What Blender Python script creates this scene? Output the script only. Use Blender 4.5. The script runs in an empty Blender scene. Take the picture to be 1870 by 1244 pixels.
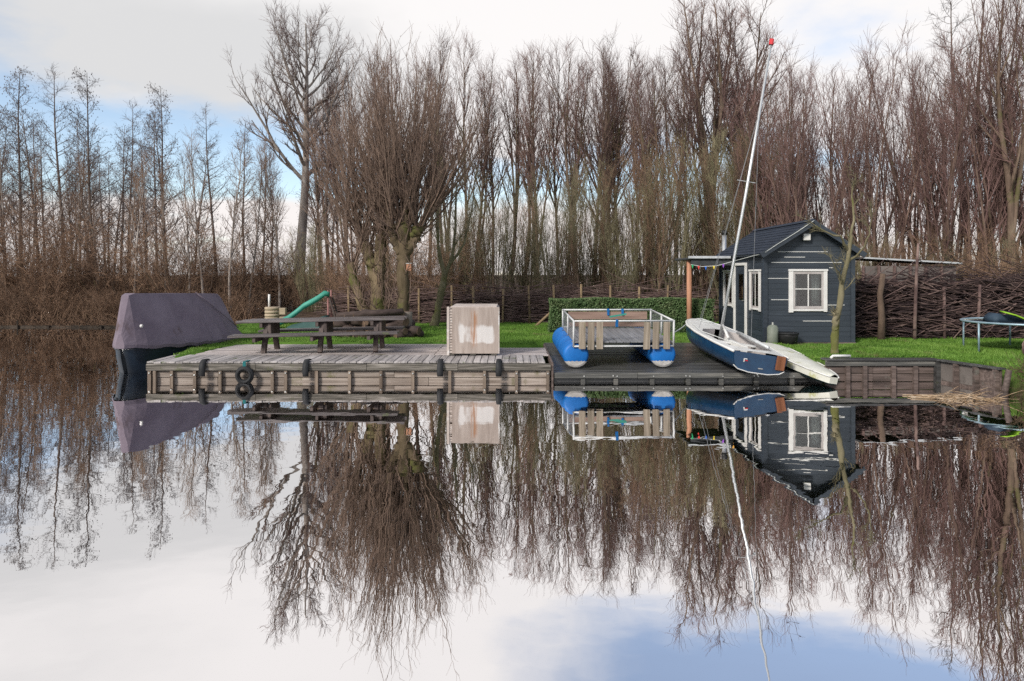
import bpy, math, random
import numpy as np
from mathutils import Vector, Matrix

random.seed(7)
R = math.radians
sc = bpy.context.scene
COL = sc.collection

# ------------------------------------------------------------------ camera
F, CX, HY, CH = 1280.0, 935.0, 500.0, 2.2        # focal length and horizon in photograph pixels, eye height in metres
cam = bpy.data.cameras.new('camera')
cam.sensor_width = 36.0
cam.lens = 36.0 * F / 1870.0
cam.shift_y = -(622.0 - HY) / 1870.0
cam.clip_start, cam.clip_end = 0.1, 2000
camo = bpy.data.objects.new('camera', cam); COL.objects.link(camo)
camo.location = (0, 0, CH); camo.rotation_euler = (R(90), 0, 0)
sc.camera = camo

# ------------------------------------------------------------------ sky and sun
SUN_EL, SUN_AZ = 30.0, -140.0                      # azimuth from +Y towards +X: behind the camera, from the left
w = bpy.data.worlds.new('World'); sc.world = w; w.use_nodes = True
nt = w.node_tree; nt.nodes.clear(); N = nt.nodes.new; L = nt.links.new
out = N('ShaderNodeOutputWorld')
sky = N('ShaderNodeTexSky'); sky.sky_type = 'NISHITA'; sky.sun_disc = False
sky.sun_elevation = R(SUN_EL); sky.sun_rotation = R(SUN_AZ)
sky.air_density = 1.0; sky.dust_density = 0.1; sky.ozone_density = 2.0
bsky = N('ShaderNodeBackground'); bsky.inputs[1].default_value = 0.15; L(sky.outputs[0], bsky.inputs[0])
tc = N('ShaderNodeTexCoord'); sep = N('ShaderNodeSeparateXYZ'); L(tc.outputs['Generated'], sep.inputs[0])
def wm(op, a, b=None, clamp=False):
    n = N('ShaderNodeMath'); n.operation = op; n.use_clamp = clamp
    for i, v in enumerate((a, b)):
        if v is None: continue
        if isinstance(v, (int, float)): n.inputs[i].default_value = v
        else: L(v, n.inputs[i])
    return n.outputs[0]
def wr(v, a, b, c=0.0, d=1.0):
    n = N('ShaderNodeMapRange'); n.interpolation_type = 'SMOOTHSTEP'
    L(v, n.inputs[0]); n.inputs[1].default_value = a; n.inputs[2].default_value = b
    n.inputs[3].default_value = c; n.inputs[4].default_value = d
    return n.outputs[0]
zz = wm('ADD', wm('MAXIMUM', sep.outputs[2], 0.0), 0.16)
comb = N('ShaderNodeCombineXYZ'); L(wm('DIVIDE', sep.outputs[0], zz), comb.inputs[0]); L(wm('DIVIDE', sep.outputs[1], zz), comb.inputs[1])
def wnoise(scale, detail, off, rough=0.55):
    m = N('ShaderNodeMapping'); m.inputs[1].default_value = off; L(comb.outputs[0], m.inputs[0])
    n = N('ShaderNodeTexNoise'); n.inputs['Scale'].default_value = scale; n.inputs['Detail'].default_value = detail
    n.inputs['Roughness'].default_value = rough; L(m.outputs[0], n.inputs['Vector'])
    return n.outputs[0]
n1 = wnoise(0.9, 7, (3.1, 1.7, 0)); n2 = wnoise(0.55, 6, (9.3, 4.2, 0)); n3 = wnoise(1.6, 5, (1.1, 7.7, 2.0))
# open blue: a band low on the left, and the high sky towards the right
band = wm('MULTIPLY', wm('MULTIPLY', wr(sep.outputs[2], 0.055, 0.13), wr(sep.outputs[2], 0.29, 0.12)), wr(sep.outputs[0], -0.08, -0.30))
high = wm('MULTIPLY', wr(sep.outputs[2], 0.36, 0.47), wr(sep.outputs[0], -0.18, 0.25))
mid = wm('MULTIPLY', wm('MULTIPLY', wr(sep.outputs[2], 0.05, 0.10), wr(sep.outputs[2], 0.22, 0.13)), 0.45)
open_ = wm('ADD', wm('MAXIMUM', wm('MAXIMUM', band, high), mid), wm('MULTIPLY', wm('SUBTRACT', n1, 0.5), 2.8))
blue = wr(open_, 0.22, 0.85, 0.0, 0.82)
grey = wr(wm('ADD', n2, wm('MULTIPLY', wm('MULTIPLY', wr(sep.outputs[0], .10, -.50), wm('MULTIPLY', wr(sep.outputs[2], .14, .26), wr(sep.outputs[2], .40, .28))), .24)), 0.46, 0.70)
mixc = N('ShaderNodeMix'); mixc.data_type = 'RGBA'; L(grey, mixc.inputs[0])
mixc.inputs[6].default_value = (0.815, 0.795, 0.79, 1); mixc.inputs[7].default_value = (0.61, 0.61, 0.615, 1)
low = N('ShaderNodeMix'); low.data_type = 'RGBA'; L(wr(sep.outputs[2], 0.22, 0.02, 0.0, 0.8), low.inputs[0])
L(mixc.outputs[2], low.inputs[6]); low.inputs[7].default_value = (0.80, 0.745, 0.72, 1)
bcl = N('ShaderNodeBackground'); L(low.outputs[2], bcl.inputs[0]); bcl.inputs[1].default_value = 1.0
mx = N('ShaderNodeMixShader'); L(blue, mx.inputs[0]); L(bcl.outputs[0], mx.inputs[1]); L(bsky.outputs[0], mx.inputs[2])
L(mx.outputs[0], out.inputs[0])

sun = bpy.data.lights.new('sun', 'SUN'); sun.energy = 2.9; sun.angle = R(12); sun.color = (1.0, 0.94, 0.86)
suno = bpy.data.objects.new('sun', sun); COL.objects.link(suno)
sd = Vector((math.sin(R(SUN_AZ)) * math.cos(R(SUN_EL)), math.cos(R(SUN_AZ)) * math.cos(R(SUN_EL)), math.sin(R(SUN_EL))))
suno.rotation_euler = sd.to_track_quat('Z', 'Y').to_euler(); suno.location = (-20, -20, 30)

vs = sc.view_settings
vs.view_transform = 'Standard'; vs.look = 'None'; vs.exposure = 0.28; vs.gamma = 1.0; vs.use_curve_mapping = False
sc.render.engine = 'CYCLES'
sc.cycles.use_denoising = False
sc.cycles.max_bounces = 8; sc.cycles.glossy_bounces = 4; sc.cycles.transmission_bounces = 6; sc.cycles.diffuse_bounces = 2
sc.cycles.caustics_reflective = False; sc.cycles.caustics_refractive = False
sc.cycles.sample_clamp_indirect = 4.0
sc.render.filter_size = 1.4

# ------------------------------------------------------------------ helpers
def at(px, py, Y):
    """the point of the place that stands at depth Y behind photograph pixel (px, py)"""
    return np.array(((px - CX) / F * Y, Y, CH - (py - HY) / F * Y))

def tag(o, label=None, cat=None, group=None, kind=None):
    if label: o['label'] = label
    if cat: o['category'] = cat
    if group: o['group'] = group
    if kind: o['kind'] = kind
    return o

def thing(name, loc, label, cat, group=None, rot=(0, 0, 0), scale=None):
    o = bpy.data.objects.new(name, None); COL.objects.link(o)
    o.location = loc; o.rotation_euler = rot; o.empty_display_size = 0.2
    if scale is not None: o.scale = (scale,) * 3 if isinstance(scale, (int, float)) else scale
    return tag(o, label, cat, group)

def link(name, me, parent=None, loc=(0, 0, 0), rot=(0, 0, 0)):
    o = bpy.data.objects.new(name, me); COL.objects.link(o)
    o.location = loc; o.rotation_euler = rot
    if parent is not None: o.parent = parent
    return o

def np_mesh(name, verts, quads, mat=None, smooth=False, tris=None):
    me = bpy.data.meshes.new(name)
    verts = np.asarray(verts, dtype=np.float32).reshape(-1, 3)
    q = np.asarray(quads, dtype=np.int32).reshape(-1, 4) if quads is not None and len(quads) else np.zeros((0, 4), np.int32)
    t = np.asarray(tris, dtype=np.int32).reshape(-1, 3) if tris is not None and len(tris) else np.zeros((0, 3), np.int32)
    me.vertices.add(len(verts)); me.vertices.foreach_set('co', verts.ravel())
    nl = q.size + t.size
    me.loops.add(nl); me.loops.foreach_set('vertex_index', np.concatenate([q.ravel(), t.ravel()]))
    nf = len(q) + len(t)
    me.polygons.add(nf)
    starts = np.concatenate([np.arange(len(q)) * 4, q.size + np.arange(len(t)) * 3]).astype(np.int32)
    me.polygons.foreach_set('loop_start', starts)
    me.polygons.foreach_set('use_smooth', np.full(nf, bool(smooth)))
    me.update(calc_edges=True)
    if mat: me.materials.append(mat)
    return me

class MB:
    """collects shapes that make ONE mesh"""
    def __init__(s): s.v = []; s.f = []; s.n = 0
    def add(s, verts, faces):
        s.v += [tuple(map(float, p)) for p in verts]; s.f += [tuple(i + s.n for i in f) for f in faces]; s.n = len(s.v); return s
    def box(s, x0, x1, y0, y1, z0, z1, ch=0.0):
        if ch <= 0:
            v = [(x0,y0,z0),(x1,y0,z0),(x1,y1,z0),(x0,y1,z0),(x0,y0,z1),(x1,y0,z1),(x1,y1,z1),(x0,y1,z1)]
            return s.add(v, [(3,2,1,0),(4,5,6,7),(0,1,5,4),(1,2,6,5),(2,3,7,6),(3,0,4,7)])
        c = min(ch, (x1-x0)*.4, (y1-y0)*.4, (z1-z0)*.4)
        v = []
        for (zz_, i) in ((z0, c), (z0 + c, 0), (z1 - c, 0), (z1, c)):
            v += [(x0+i,y0+i,zz_),(x1-i,y0+i,zz_),(x1-i,y1-i,zz_),(x0+i,y1-i,zz_)]
        f = [(3,2,1,0),(12,13,14,15)]
        for k in range(3):
            for j in range(4):
                a = k*4+j; b = k*4+(j+1)%4
                f.append((a,b,b+4,a+4))
        return s.add(v, f)
    def bar(s, p0, p1, w, h=None, roll=0.0):
        """a squared bar from p0 to p1"""
        h = h or w; p0 = Vector(p0); p1 = Vector(p1); d = (p1-p0).normalized()
        ref = Vector((0,0,1)) if abs(d.z) < .95 else Vector((0,1,0))
        a = d.cross(ref).normalized(); b = a.cross(d).normalized()
        if roll: q = Matrix.Rotation(roll, 3, d); a = q @ a; b = q @ b
        v = []
        for p in (p0, p1):
            v += [p - a*w/2 - b*h/2, p + a*w/2 - b*h/2, p + a*w/2 + b*h/2, p - a*w/2 + b*h/2]
        return s.add(v, [(0,1,2,3),(7,6,5,4),(0,4,5,1),(1,5,6,2),(2,6,7,3),(3,7,4,0)])
    def tube(s, pts, r, k=8, cap=True):
        pts = [Vector(p) for p in pts]; n = len(pts)
        rr = list(r) if hasattr(r, '__len__') else [r]*n
        v = []; f = []
        pa = None
        for i, p in enumerate(pts):
            d = (pts[min(i+1, n-1)] - pts[max(i-1, 0)]).normalized()
            if pa is None:
                ref = Vector((0,0,1)) if abs(d.z) < .9 else Vector((1,0,0))
                a = d.cross(ref).normalized()
            else:
                a = (pa - d*pa.dot(d)).normalized()
            pa = a; b = d.cross(a)
            for j in range(k):
                t = 2*math.pi*j/k
                v.append(p + (a*math.cos(t) + b*math.sin(t))*rr[i])
        for i in range(n-1):
            for j in range(k):
                f.append((i*k+j, i*k+(j+1)%k, (i+1)*k+(j+1)%k, (i+1)*k+j))
        if cap: f.append(tuple(reversed(range(k)))); f.append(tuple((n-1)*k+j for j in range(k)))
        return s.add(v, f)
    def loft(s, rings, closed=True, caps=(False, False)):
        k = len(rings[0]); v = [p for r in rings for p in r]; f = []
        for i in range(len(rings)-1):
            for j in range(k if closed else k-1):
                f.append((i*k+j, i*k+(j+1)%k, (i+1)*k+(j+1)%k, (i+1)*k+j))
        if caps[0]: f.append(tuple(reversed(range(k))))
        if caps[1]: f.append(tuple((len(rings)-1)*k+j for j in range(k)))
        return s.add(v, f)
    def prism(s, poly, y0, y1):
        """an outline in x,z pushed from y0 to y1"""
        n = len(poly)
        v = [(p[0], y0, p[1]) for p in poly] + [(p[0], y1, p[1]) for p in poly]
        f = [tuple(range(n)), tuple(reversed(range(n, 2*n)))] + [(i, i+n, (i+1)%n+n, (i+1)%n) for i in range(n)]
        return s.add(v, f)
    def mesh(s, name, mat, smooth=False, o=(0,0,0)):
        me = bpy.data.meshes.new(name)
        ox, oy, oz = o
        me.from_pydata([(x-ox, y-oy, z-oz) for x, y, z in s.v], [], s.f); me.update()
        if mat: me.materials.append(mat)
        if smooth: me.polygons.foreach_set('use_smooth', [True]*len(me.polygons))
        return me
    def build(s, name, mat, parent=None, smooth=False, o=(0,0,0), loc=(0,0,0), rot=(0,0,0)):
        return link(name, s.mesh(name, mat, smooth, o), parent, loc, rot)

# ------------------------------------------------------------------ materials
def mk(name, stops, scale=4.0, stretch=(1,1,1), rough=0.8, bump=0.0, bscale=30.0, rnd=0.0, spec=0.3, metal=0.0,
       moss=None, moss_amt=0.5, moss_scale=2.5, coords='Object', detail=6, rough2=None, moss_up=False, hue=0.0, coat=0.0):
    """noise between the colour stops, a second patchy colour (moss, lichen, rust), per-object lightness, fine relief"""
    m = bpy.data.materials.new(name); m.use_nodes = True
    nt = m.node_tree; N = nt.nodes.new; L = nt.links.new
    b = nt.nodes['Principled BSDF']
    tc = N('ShaderNodeTexCoord'); oi = N('ShaderNodeObjectInfo')
    mp = N('ShaderNodeMapping'); mp.inputs[3].default_value = stretch
    add = N('ShaderNodeVectorMath'); add.operation = 'MULTIPLY_ADD'
    add.inputs[1].default_value = (37.0, 91.0, 53.0)
    cv = N('ShaderNodeCombineXYZ')
    for i in range(3): L(oi.outputs['Random'], cv.inputs[i])
    L(cv.outputs[0], add.inputs[0]); L(tc.outputs[coords], add.inputs[2]); L(add.outputs[0], mp.inputs[0])
    nz = N('ShaderNodeTexNoise'); nz.inputs['Scale'].default_value = scale; nz.inputs['Detail'].default_value = detail
    nz.inputs['Roughness'].default_value = 0.62; L(mp.outputs[0], nz.inputs['Vector'])
    cr = N('ShaderNodeValToRGB'); L(nz.outputs[0], cr.inputs[0])
    n = len(stops); lo, hi = 0.32, 0.68
    while len(cr.color_ramp.elements) < n: cr.color_ramp.elements.new(0.5)
    for i, c in enumerate(stops):
        e = cr.color_ramp.elements[i]; e.position = lo + (hi-lo)*i/max(1, n-1); e.color = (*c, 1)
    col = cr.outputs[0]
    if rnd or hue:
        hs = N('ShaderNodeHueSaturation')
        mr = N('ShaderNodeMapRange'); L(oi.outputs['Random'], mr.inputs[0]); mr.inputs[3].default_value = 1-rnd; mr.inputs[4].default_value = 1+rnd
        L(mr.outputs[0], hs.inputs['Value']); L(col, hs.inputs['Color'])
        if hue:
            wn = N('ShaderNodeTexWhiteNoise'); wn.noise_dimensions = '1D'; L(oi.outputs['Random'], wn.inputs['W'])
            m2 = N('ShaderNodeMapRange'); L(wn.outputs[0], m2.inputs[0]); m2.inputs[3].default_value = 0.5-hue; m2.inputs[4].default_value = 0.5+hue
            L(m2.outputs[0], hs.inputs['Hue'])
        col = hs.outputs[0]
    if moss:
        mn = N('ShaderNodeTexNoise'); mn.inputs['Scale'].default_value = moss_scale; mn.inputs['Detail'].default_value = 7
        mn.inputs['Roughness'].default_value = 0.68; L(add.outputs[0], mn.inputs['Vector'])
        mr = N('ShaderNodeMapRange'); mr.interpolation_type = 'SMOOTHSTEP'; L(mn.outputs[0], mr.inputs[0])
        mr.inputs[1].default_value = 0.66 - 0.3*moss_amt; mr.inputs[2].default_value = 0.78 - 0.3*moss_amt
        mx = N('ShaderNodeMix'); mx.data_type = 'RGBA'; L(mr.outputs[0], mx.inputs[0]); L(col, mx.inputs[6]); mx.inputs[7].default_value = (*moss, 1)
        col = mx.outputs[2]
    L(col, b.inputs['Base Color'])
    b.inputs['Roughness'].default_value = rough; b.inputs['Metallic'].default_value = metal
    b.inputs['Specular IOR Level'].default_value = spec; b.inputs['Coat Weight'].default_value = coat
    if rough2 is not None:
        mr = N('ShaderNodeMapRange'); L(nz.outputs[0], mr.inputs[0]); mr.inputs[1].default_value = .3; mr.inputs[2].default_value = .7
        mr.inputs[3].default_value = rough; mr.inputs[4].default_value = rough2; L(mr.outputs[0], b.inputs['Roughness'])
    if bump:
        bn = N('ShaderNodeTexNoise'); bn.inputs['Scale'].default_value = bscale; bn.inputs['Detail'].default_value = 4
        L(mp.outputs[0], bn.inputs['Vector'])
        bp = N('ShaderNodeBump'); bp.inputs['Strength'].default_value = 0.8; bp.inputs['Distance'].default_value = bump
        L(bn.outputs[0], bp.inputs['Height']); L(bp.outputs[0], b.inputs['Normal'])
    return m

M = {}
GX = (0.6, 12, 12); GY = (12, 0.6, 12); GZ = (12, 12, 0.6)      # grain along x, y or z
M['deck_y'] = mk('deck_wood_across', [(.19,.175,.172),(.36,.335,.33),(.50,.465,.455)], 1.6, GY, .55, .002, 8, .22, .35, moss=(.10,.125,.05), moss_amt=.25, moss_scale=1.6, rough2=.4)
M['deck_x'] = mk('deck_wood_along', [(.24,.21,.20),(.41,.365,.355),(.54,.485,.47)], 1.6, GX, .55, .002, 8, .2, .35, moss=(.13,.12,.08), moss_amt=.2, moss_scale=1.6, rough2=.4)
M['fascia'] = mk('fascia_wood', [(.05,.048,.04),(.16,.145,.125),(.36,.33,.30)], 2.2, GX, .8, .003, 10, .15, moss=(.10,.11,.05), moss_amt=.35, moss_scale=3)
M['quay_pale'] = mk('pale_quay_wood', [(.17,.135,.11),(.30,.25,.215),(.43,.37,.325)], 1.5, GX, .75, .002, 9, .18, moss=(.17,.155,.085), moss_amt=.28, moss_scale=1.5)
M['post_pale'] = mk('pale_post_wood', [(.12,.09,.07),(.30,.24,.19)], 2, GZ, .8, .002, 9, .2)
M['quay_dark'] = mk('dark_quay_wood', [(.055,.043,.038),(.12,.09,.08),(.20,.155,.14)], 1.5, GX, .7, .003, 9, .2, moss=(.16,.16,.14), moss_amt=.2)
M['slip'] = mk('wet_slip_wood', [(.030,.030,.030),(.062,.062,.062),(.10,.10,.10)], 1.4, GX, .42, .002, 8, .25, .5, rough2=.25, moss=(.06,.065,.035), moss_amt=.25)
M['slip_edge'] = mk('slip_edge_wood', [(.045,.045,.043),(.09,.09,.085),(.22,.21,.19)], 1.5, GX, .6, .002, 8, .2, .4)
M['table'] = mk('table_wood', [(.055,.047,.048),(.105,.09,.09),(.18,.16,.16)], 1.8, GX, .42, .002, 8, .15, .4, moss=(.09,.10,.05), moss_amt=.15)
M['table_z'] = mk('table_leg_wood', [(.040,.032,.030),(.085,.065,.060),(.14,.11,.10)], 1.8, GZ, .7, .002, 8, .15, .3)
M['rubber'] = mk('black_rubber', [(.008,.009,.010),(.025,.026,.029)], 6, rough=.65, bump=.001, rnd=.15)
M['bolt'] = mk('galvanised_bolt', [(.30,.30,.29),(.55,.55,.53)], 20, rough=.45, metal=.6)
M['strap_teal'] = mk('teal_strap', [(.01,.10,.11),(.02,.18,.19)], 9, rough=.8)
M['blue_plastic'] = mk('blue_plastic', [(.006,.11,.38),(.010,.17,.55)], 3, rough=.5, spec=.4, bump=.004, bscale=6, moss=(.05,.10,.16), moss_amt=.18, moss_scale=3)
M['worn_white'] = mk('worn_scuffed_plastic', [(.38,.36,.34),(.62,.60,.58)], 6, rough=.7, moss=(.20,.19,.15), moss_amt=.3, moss_scale=6)
M['blue_strap'] = mk('blue_strap', [(.005,.10,.30),(.01,.16,.42)], 9, rough=.8)
M['galv'] = mk('galvanised_tube', [(.46,.48,.49),(.66,.68,.69)], 6, rough=.42, metal=.35, spec=.5)
M['white_frame'] = mk('white_painted_tube', [(.50,.51,.51),(.66,.67,.67)], 5, rough=.45, spec=.4, moss=(.30,.24,.16), moss_amt=.08, moss_scale=9)
M['slat'] = mk('raft_slat_wood', [(.16,.135,.10),(.30,.25,.195),(.40,.34,.27)], 1.8, GZ, .8, .002, 9, .15, moss=(.22,.21,.09), moss_amt=.25)
M['raft_board'] = mk('raft_board_wood', [(.19,.125,.10),(.31,.215,.175)], 1.6, GX, .8, .002, 9, .12)
M['raft_deck'] = mk('raft_deck_wood', [(.13,.135,.145),(.25,.255,.27)], 1.6, GY, .45, .002, 9, .12, .4)
M['navy'] = mk('navy_gelcoat', [(.007,.033,.083),(.014,.058,.127)], 3, rough=.3, spec=.5, coat=.2, moss=(.04,.06,.07), moss_amt=.12)
M['white_gel'] = mk('white_gelcoat', [(.60,.60,.58),(.76,.76,.74)], 3, rough=.35, spec=.45, moss=(.42,.41,.36), moss_amt=.22, moss_scale=4)
M['pale_gel'] = mk('algae_stained_gelcoat', [(.55,.55,.48),(.70,.70,.64)], 3, rough=.5, moss=(.40,.40,.16), moss_amt=.42, moss_scale=2.2)
M['dark_green'] = mk('dark_green_paint', [(.004,.018,.020),(.008,.032,.034)], 4, rough=.45)
M['cockpit'] = mk('cockpit_floor', [(.05,.045,.045),(.12,.11,.105)], 5, rough=.7)
M['alu'] = mk('aluminium_spar', [(.52,.54,.55),(.68,.70,.71)], 2, (1,1,.2), .35, spec=.5, metal=.55)
M['brown_ply'] = mk('varnished_brown_ply', [(.16,.060,.028),(.30,.125,.065)], 2, GZ, .55, .001, 8)
M['red'] = mk('red_cap', [(.50,.02,.03),(.66,.05,.06)], 5, rough=.5)
M['rope'] = mk('pale_rope', [(.45,.47,.46),(.68,.70,.68)], 20, rough=.9)
M['wire'] = mk('steel_wire', [(.22,.23,.24),(.36,.37,.38)], 8, rough=.4, metal=.5)
M['cover'] = mk('mauve_canvas', [(.169,.137,.173),(.234,.195,.236)], 1.2, rough=.9, bump=.03, bscale=3.5, moss=(.10,.07,.072), moss_amt=.35, moss_scale=.8)
M['boat_navy'] = mk('dark_boat_paint', [(.006,.012,.022),(.014,.026,.042)], 2, rough=.35, spec=.4, moss=(.03,.045,.05), moss_amt=.2)
M['board_navy'] = mk('dark_slate_paint', [(.028,.036,.047),(.044,.055,.070)], 1.4, GX, .55, .0008, 12, .07, .35, moss=(.06,.07,.08), moss_amt=.1)
M['board_navy_y'] = mk('dark_slate_paint_side', [(.024,.033,.046),(.038,.050,.068)], 1.4, GY, .55, .0008, 12, .07, .35)
M['bare_strip'] = mk('bare_timber_strip', [(.55,.55,.53),(.72,.72,.70)], 6, GX, .7)
M['white_trim'] = mk('white_trim_paint', [(.64,.63,.61),(.78,.77,.75)], 3, rough=.5, spec=.35, moss=(.50,.46,.42), moss_amt=.18)
M['sash'] = mk('sash_paint', [(.38,.35,.34),(.50,.47,.46)], 3, rough=.5)
M['shingle'] = mk('bitumen_shingle', [(.010,.015,.027),(.019,.027,.044),(.032,.042,.062)], 14, rough=.75, bump=.002, bscale=120, rnd=.10, moss=(.03,.04,.03), moss_amt=.1)
M['curtain'] = mk('white_curtain', [(.55,.56,.55),(.68,.69,.68)], 4, (6,6,.5), .9)
M['interior'] = mk('cabin_interior', [(.07,.06,.05),(.11,.09,.075)], 2, rough=.9)
M['pipe_metal'] = mk('flue_metal', [(.45,.46,.47),(.62,.63,.64)], 4, rough=.3, metal=.8)
M['black'] = mk('black_metal', [(.010,.010,.011),(.025,.025,.026)], 5, rough=.5)
M['orange_wood'] = mk('orange_stained_post', [(.36,.17,.10),(.50,.26,.165)], 2, GZ, .7, .001, 9)
M['felt'] = mk('roof_felt', [(.035,.038,.042),(.07,.075,.08)], 8, rough=.85)
M['grey_sheet'] = mk('grey_sheet', [(.11,.095,.088),(.19,.168,.155)], 2, rough=.8, rnd=.12, moss=(.06,.05,.045), moss_amt=.4)
M['box_wood'] = mk('peeling_panel', [(.33,.27,.235),(.47,.405,.365),(.56,.50,.465)], 1.2, (3,3,.6), .75, .002, 8, .06, moss=(.74,.73,.72), moss_amt=.34, moss_scale=1.5)
M['box_trim'] = mk('weathered_trim', [(.27,.235,.20),(.43,.38,.335)], 1.6, (6,6,1), .8, .002, 9, .1)
M['rust'] = mk('rust_streak', [(.30,.115,.055),(.47,.30,.22)], 3, (6,6,.7), .85)
M['slide_green'] = mk('green_plastic', [(.03,.24,.18),(.07,.36,.28)], 2, rough=.45, spec=.45)
M['tarp_green'] = mk('dark_green_tarp', [(.025,.065,.060),(.05,.105,.095)], 2, rough=.7)
M['pink_post'] = mk('faded_red_post', [(.30,.13,.13),(.42,.22,.21)], 3, rough=.7)
M['log'] = mk('dark_log_bark', [(.035,.025,.022),(.085,.062,.055)], 5, (1,1,6), .9, .006, 12, .3)
M['log_end'] = mk('log_end_grain', [(.085,.055,.038),(.17,.115,.08)], 6, rough=.85)
M['stump'] = mk('stump_wood', [(.12,.10,.085),(.28,.245,.21)], 3, GZ, .9, .006, 10)
M['tub_wood'] = mk('tub_slat_wood', [(.30,.24,.17),(.44,.36,.26)], 2, GX, .75, .002, 8, .12)
M['tramp_frame'] = mk('trampoline_tube', [(.22,.33,.40),(.36,.47,.53)], 4, rough=.4, metal=.35)
M['tramp_mat'] = mk('trampoline_mat', [(.010,.012,.018),(.02,.024,.034)], 6, rough=.8)
M['lime'] = mk('lime_pad', [(.20,.42,.02),(.32,.56,.05)], 4, rough=.6)
M['pad_blue'] = mk('dark_blue_pad', [(.018,.035,.06),(.035,.06,.09)], 4, rough=.7)
M['stick'] = mk('brushwood', [(.063,.039,.038),(.140,.092,.084),(.238,.168,.147)], 3, rough=.9)
M['stick_dark'] = mk('dark_brushwood', [(.022,.014,.016),(.052,.034,.034),(.10,.066,.060)], 3, rough=.9)
M['fence_post'] = mk('fence_post_wood', [(.16,.11,.06),(.30,.22,.135)], 3, GZ, .85, rnd=.25)
M['reed'] = mk('dead_reed', [(.22,.13,.065),(.42,.30,.19),(.60,.48,.36)], 8, rough=.85)
M['bottle_gas'] = mk('grey_green_gas_bottle', [(.14,.16,.13),(.22,.24,.20)], 4, rough=.5)

def bark(name, stops, moss, amt, sc_=3.0):
    return mk(name, stops, sc_, (1,1,.35), .9, .02, 14, .3, .2, moss=moss, moss_amt=amt, moss_scale=1.1)
M['bark_willow'] = bark('willow_bark', [(.071,.053,.031),(.138,.106,.065),(.209,.157,.100)], (.105,.105,.036), .5)
M['bark_poplar'] = bark('poplar_bark', [(.15,.125,.11),(.27,.235,.21),(.38,.345,.315)], (.12,.105,.085), .3)
M['bark_alder'] = bark('alder_bark', [(.084,.064,.056),(.161,.126,.108),(.266,.217,.189)], (.11,.10,.055), .25)
M['bark_wood'] = bark('wood_tree_bark', [(.069,.048,.037),(.133,.094,.071),(.196,.145,.111)], (.105,.098,.042), .42)
M['bark_green'] = bark('mossy_bark', [(.086,.076,.045),(.151,.136,.081),(.222,.192,.131)], (.115,.118,.038), .42)
M['bark_right'] = bark('reddish_bark', [(.068,.043,.034),(.126,.083,.067),(.213,.149,.121)], (.105,.095,.05), .3)
M['twig'] = mk('brown_twig', [(.112,.068,.060),(.181,.115,.101)], 1.5, rough=.9, rnd=.18)
M['twig_red'] = mk('reddish_twig', [(.125,.073,.068),(.200,.122,.110)], 1.5, rough=.9, rnd=.15)
M['twig_grey'] = mk('greyish_twig', [(.119,.104,.108),(.198,.176,.176)], 1.5, rough=.9, rnd=.15)
M['twig_willow'] = mk('willow_shoot', [(.144,.098,.076),(.232,.165,.129)], 1.5, rough=.9, rnd=.1)
M['twig_olive'] = mk('olive_shoot', [(.144,.130,.077),(.243,.216,.133)], 1.5, rough=.9, rnd=.2)
M['twig_brush'] = mk('thicket_twig', [(.170,.105,.068),(.291,.188,.127)], 1.5, rough=.9, rnd=.22)
M['cone'] = mk('alder_cone', [(.030,.024,.022),(.055,.045,.040)], 3, rough=.9)
# ------------------------------------------------------------------ land, lawn and water
LAND = np.array([(-400,30.2),(-60,29.6),(-30,29.2),(-18,28.9),(-13,28.7),(-10.8,28.2),(-9.9,26.6),(-9.7,24.5),(-9.2,22),(-8.05,18.6),(-7.85,17),(-7.62,15.7),
                 (-7.45,14.6),(8.75,14.6),(9.1,12.9),(8.75,11.9),(9.2,10.6),(11,9),(16,7.5),(40,5),(400,0),(400,900),(-400,900)], float)
def land_sd(x, y):
    """distance to the shore, positive on land"""
    x = np.asarray(x, float); y = np.asarray(y, float)
    d = np.full(x.shape, 1e9); ins = np.zeros(x.shape, bool)
    n = len(LAND)
    for i in range(n):
        a = LAND[i]; b = LAND[(i+1) % n]; e = b - a
        t = np.clip(((x-a[0])*e[0] + (y-a[1])*e[1]) / (e@e), 0, 1)
        d = np.minimum(d, np.hypot(x-(a[0]+t*e[0]), y-(a[1]+t*e[1])))
        c = ((a[1] > y) != (b[1] > y)) & (x < (b[0]-a[0])*(y-a[1])/(b[1]-a[1]+1e-12)+a[0])
        ins ^= c
    return np.where(ins, d, -d)
def slip_z(y): return 0.19 + (y-14.3)*0.061
def bumps(x, y):
    return 0.022*np.sin(x*1.7+0.4*y)*np.sin(y*1.3+1) + 0.012*np.sin(x*4.1+y*2.2)*np.sin(y*3.7-x)
def ground_z(x, y):
    x = np.asarray(x, float); y = np.asarray(y, float)
    d = land_sd(x, y)
    H = 0.45 + bumps(x, y) + 0.25*np.clip((y-27)/10, 0, 1)
    H = np.where((x < -9.6) & (y > 26), .15 + bumps(x, y) + .45*np.clip((y-30)/6, 0, 1), H)
    deck = (x > -7.12+.1*(y-15.5)) & (x < 0.95) & (y < 17.75)
    H = np.where(deck, 0.22, H)
    slip = (x >= 0.6) & (x < 6.35) & (y < 18.15)
    H = np.where(slip, slip_z(y)-0.14, H)
    return np.minimum(H, np.clip(-0.25 + d*3.0, -0.9, 5))
def lawn_mask(x, y):
    """1 where grass grows, 0 under the wood"""
    e = 25.6 + 0.5*np.sin(x*1.3) + 0.3*np.sin(x*3.1+1)
    m = 1/(1+np.exp((y-e)*4))
    right = 1/(1+np.exp(-(x-8.9)*3)) * 1/(1+np.exp(-(y-(19.3+.2*np.sin(x*2)))*5))
    far = (x < -9.6) & (y > 26)
    return np.where(far, 0, m*(1-right))

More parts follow.
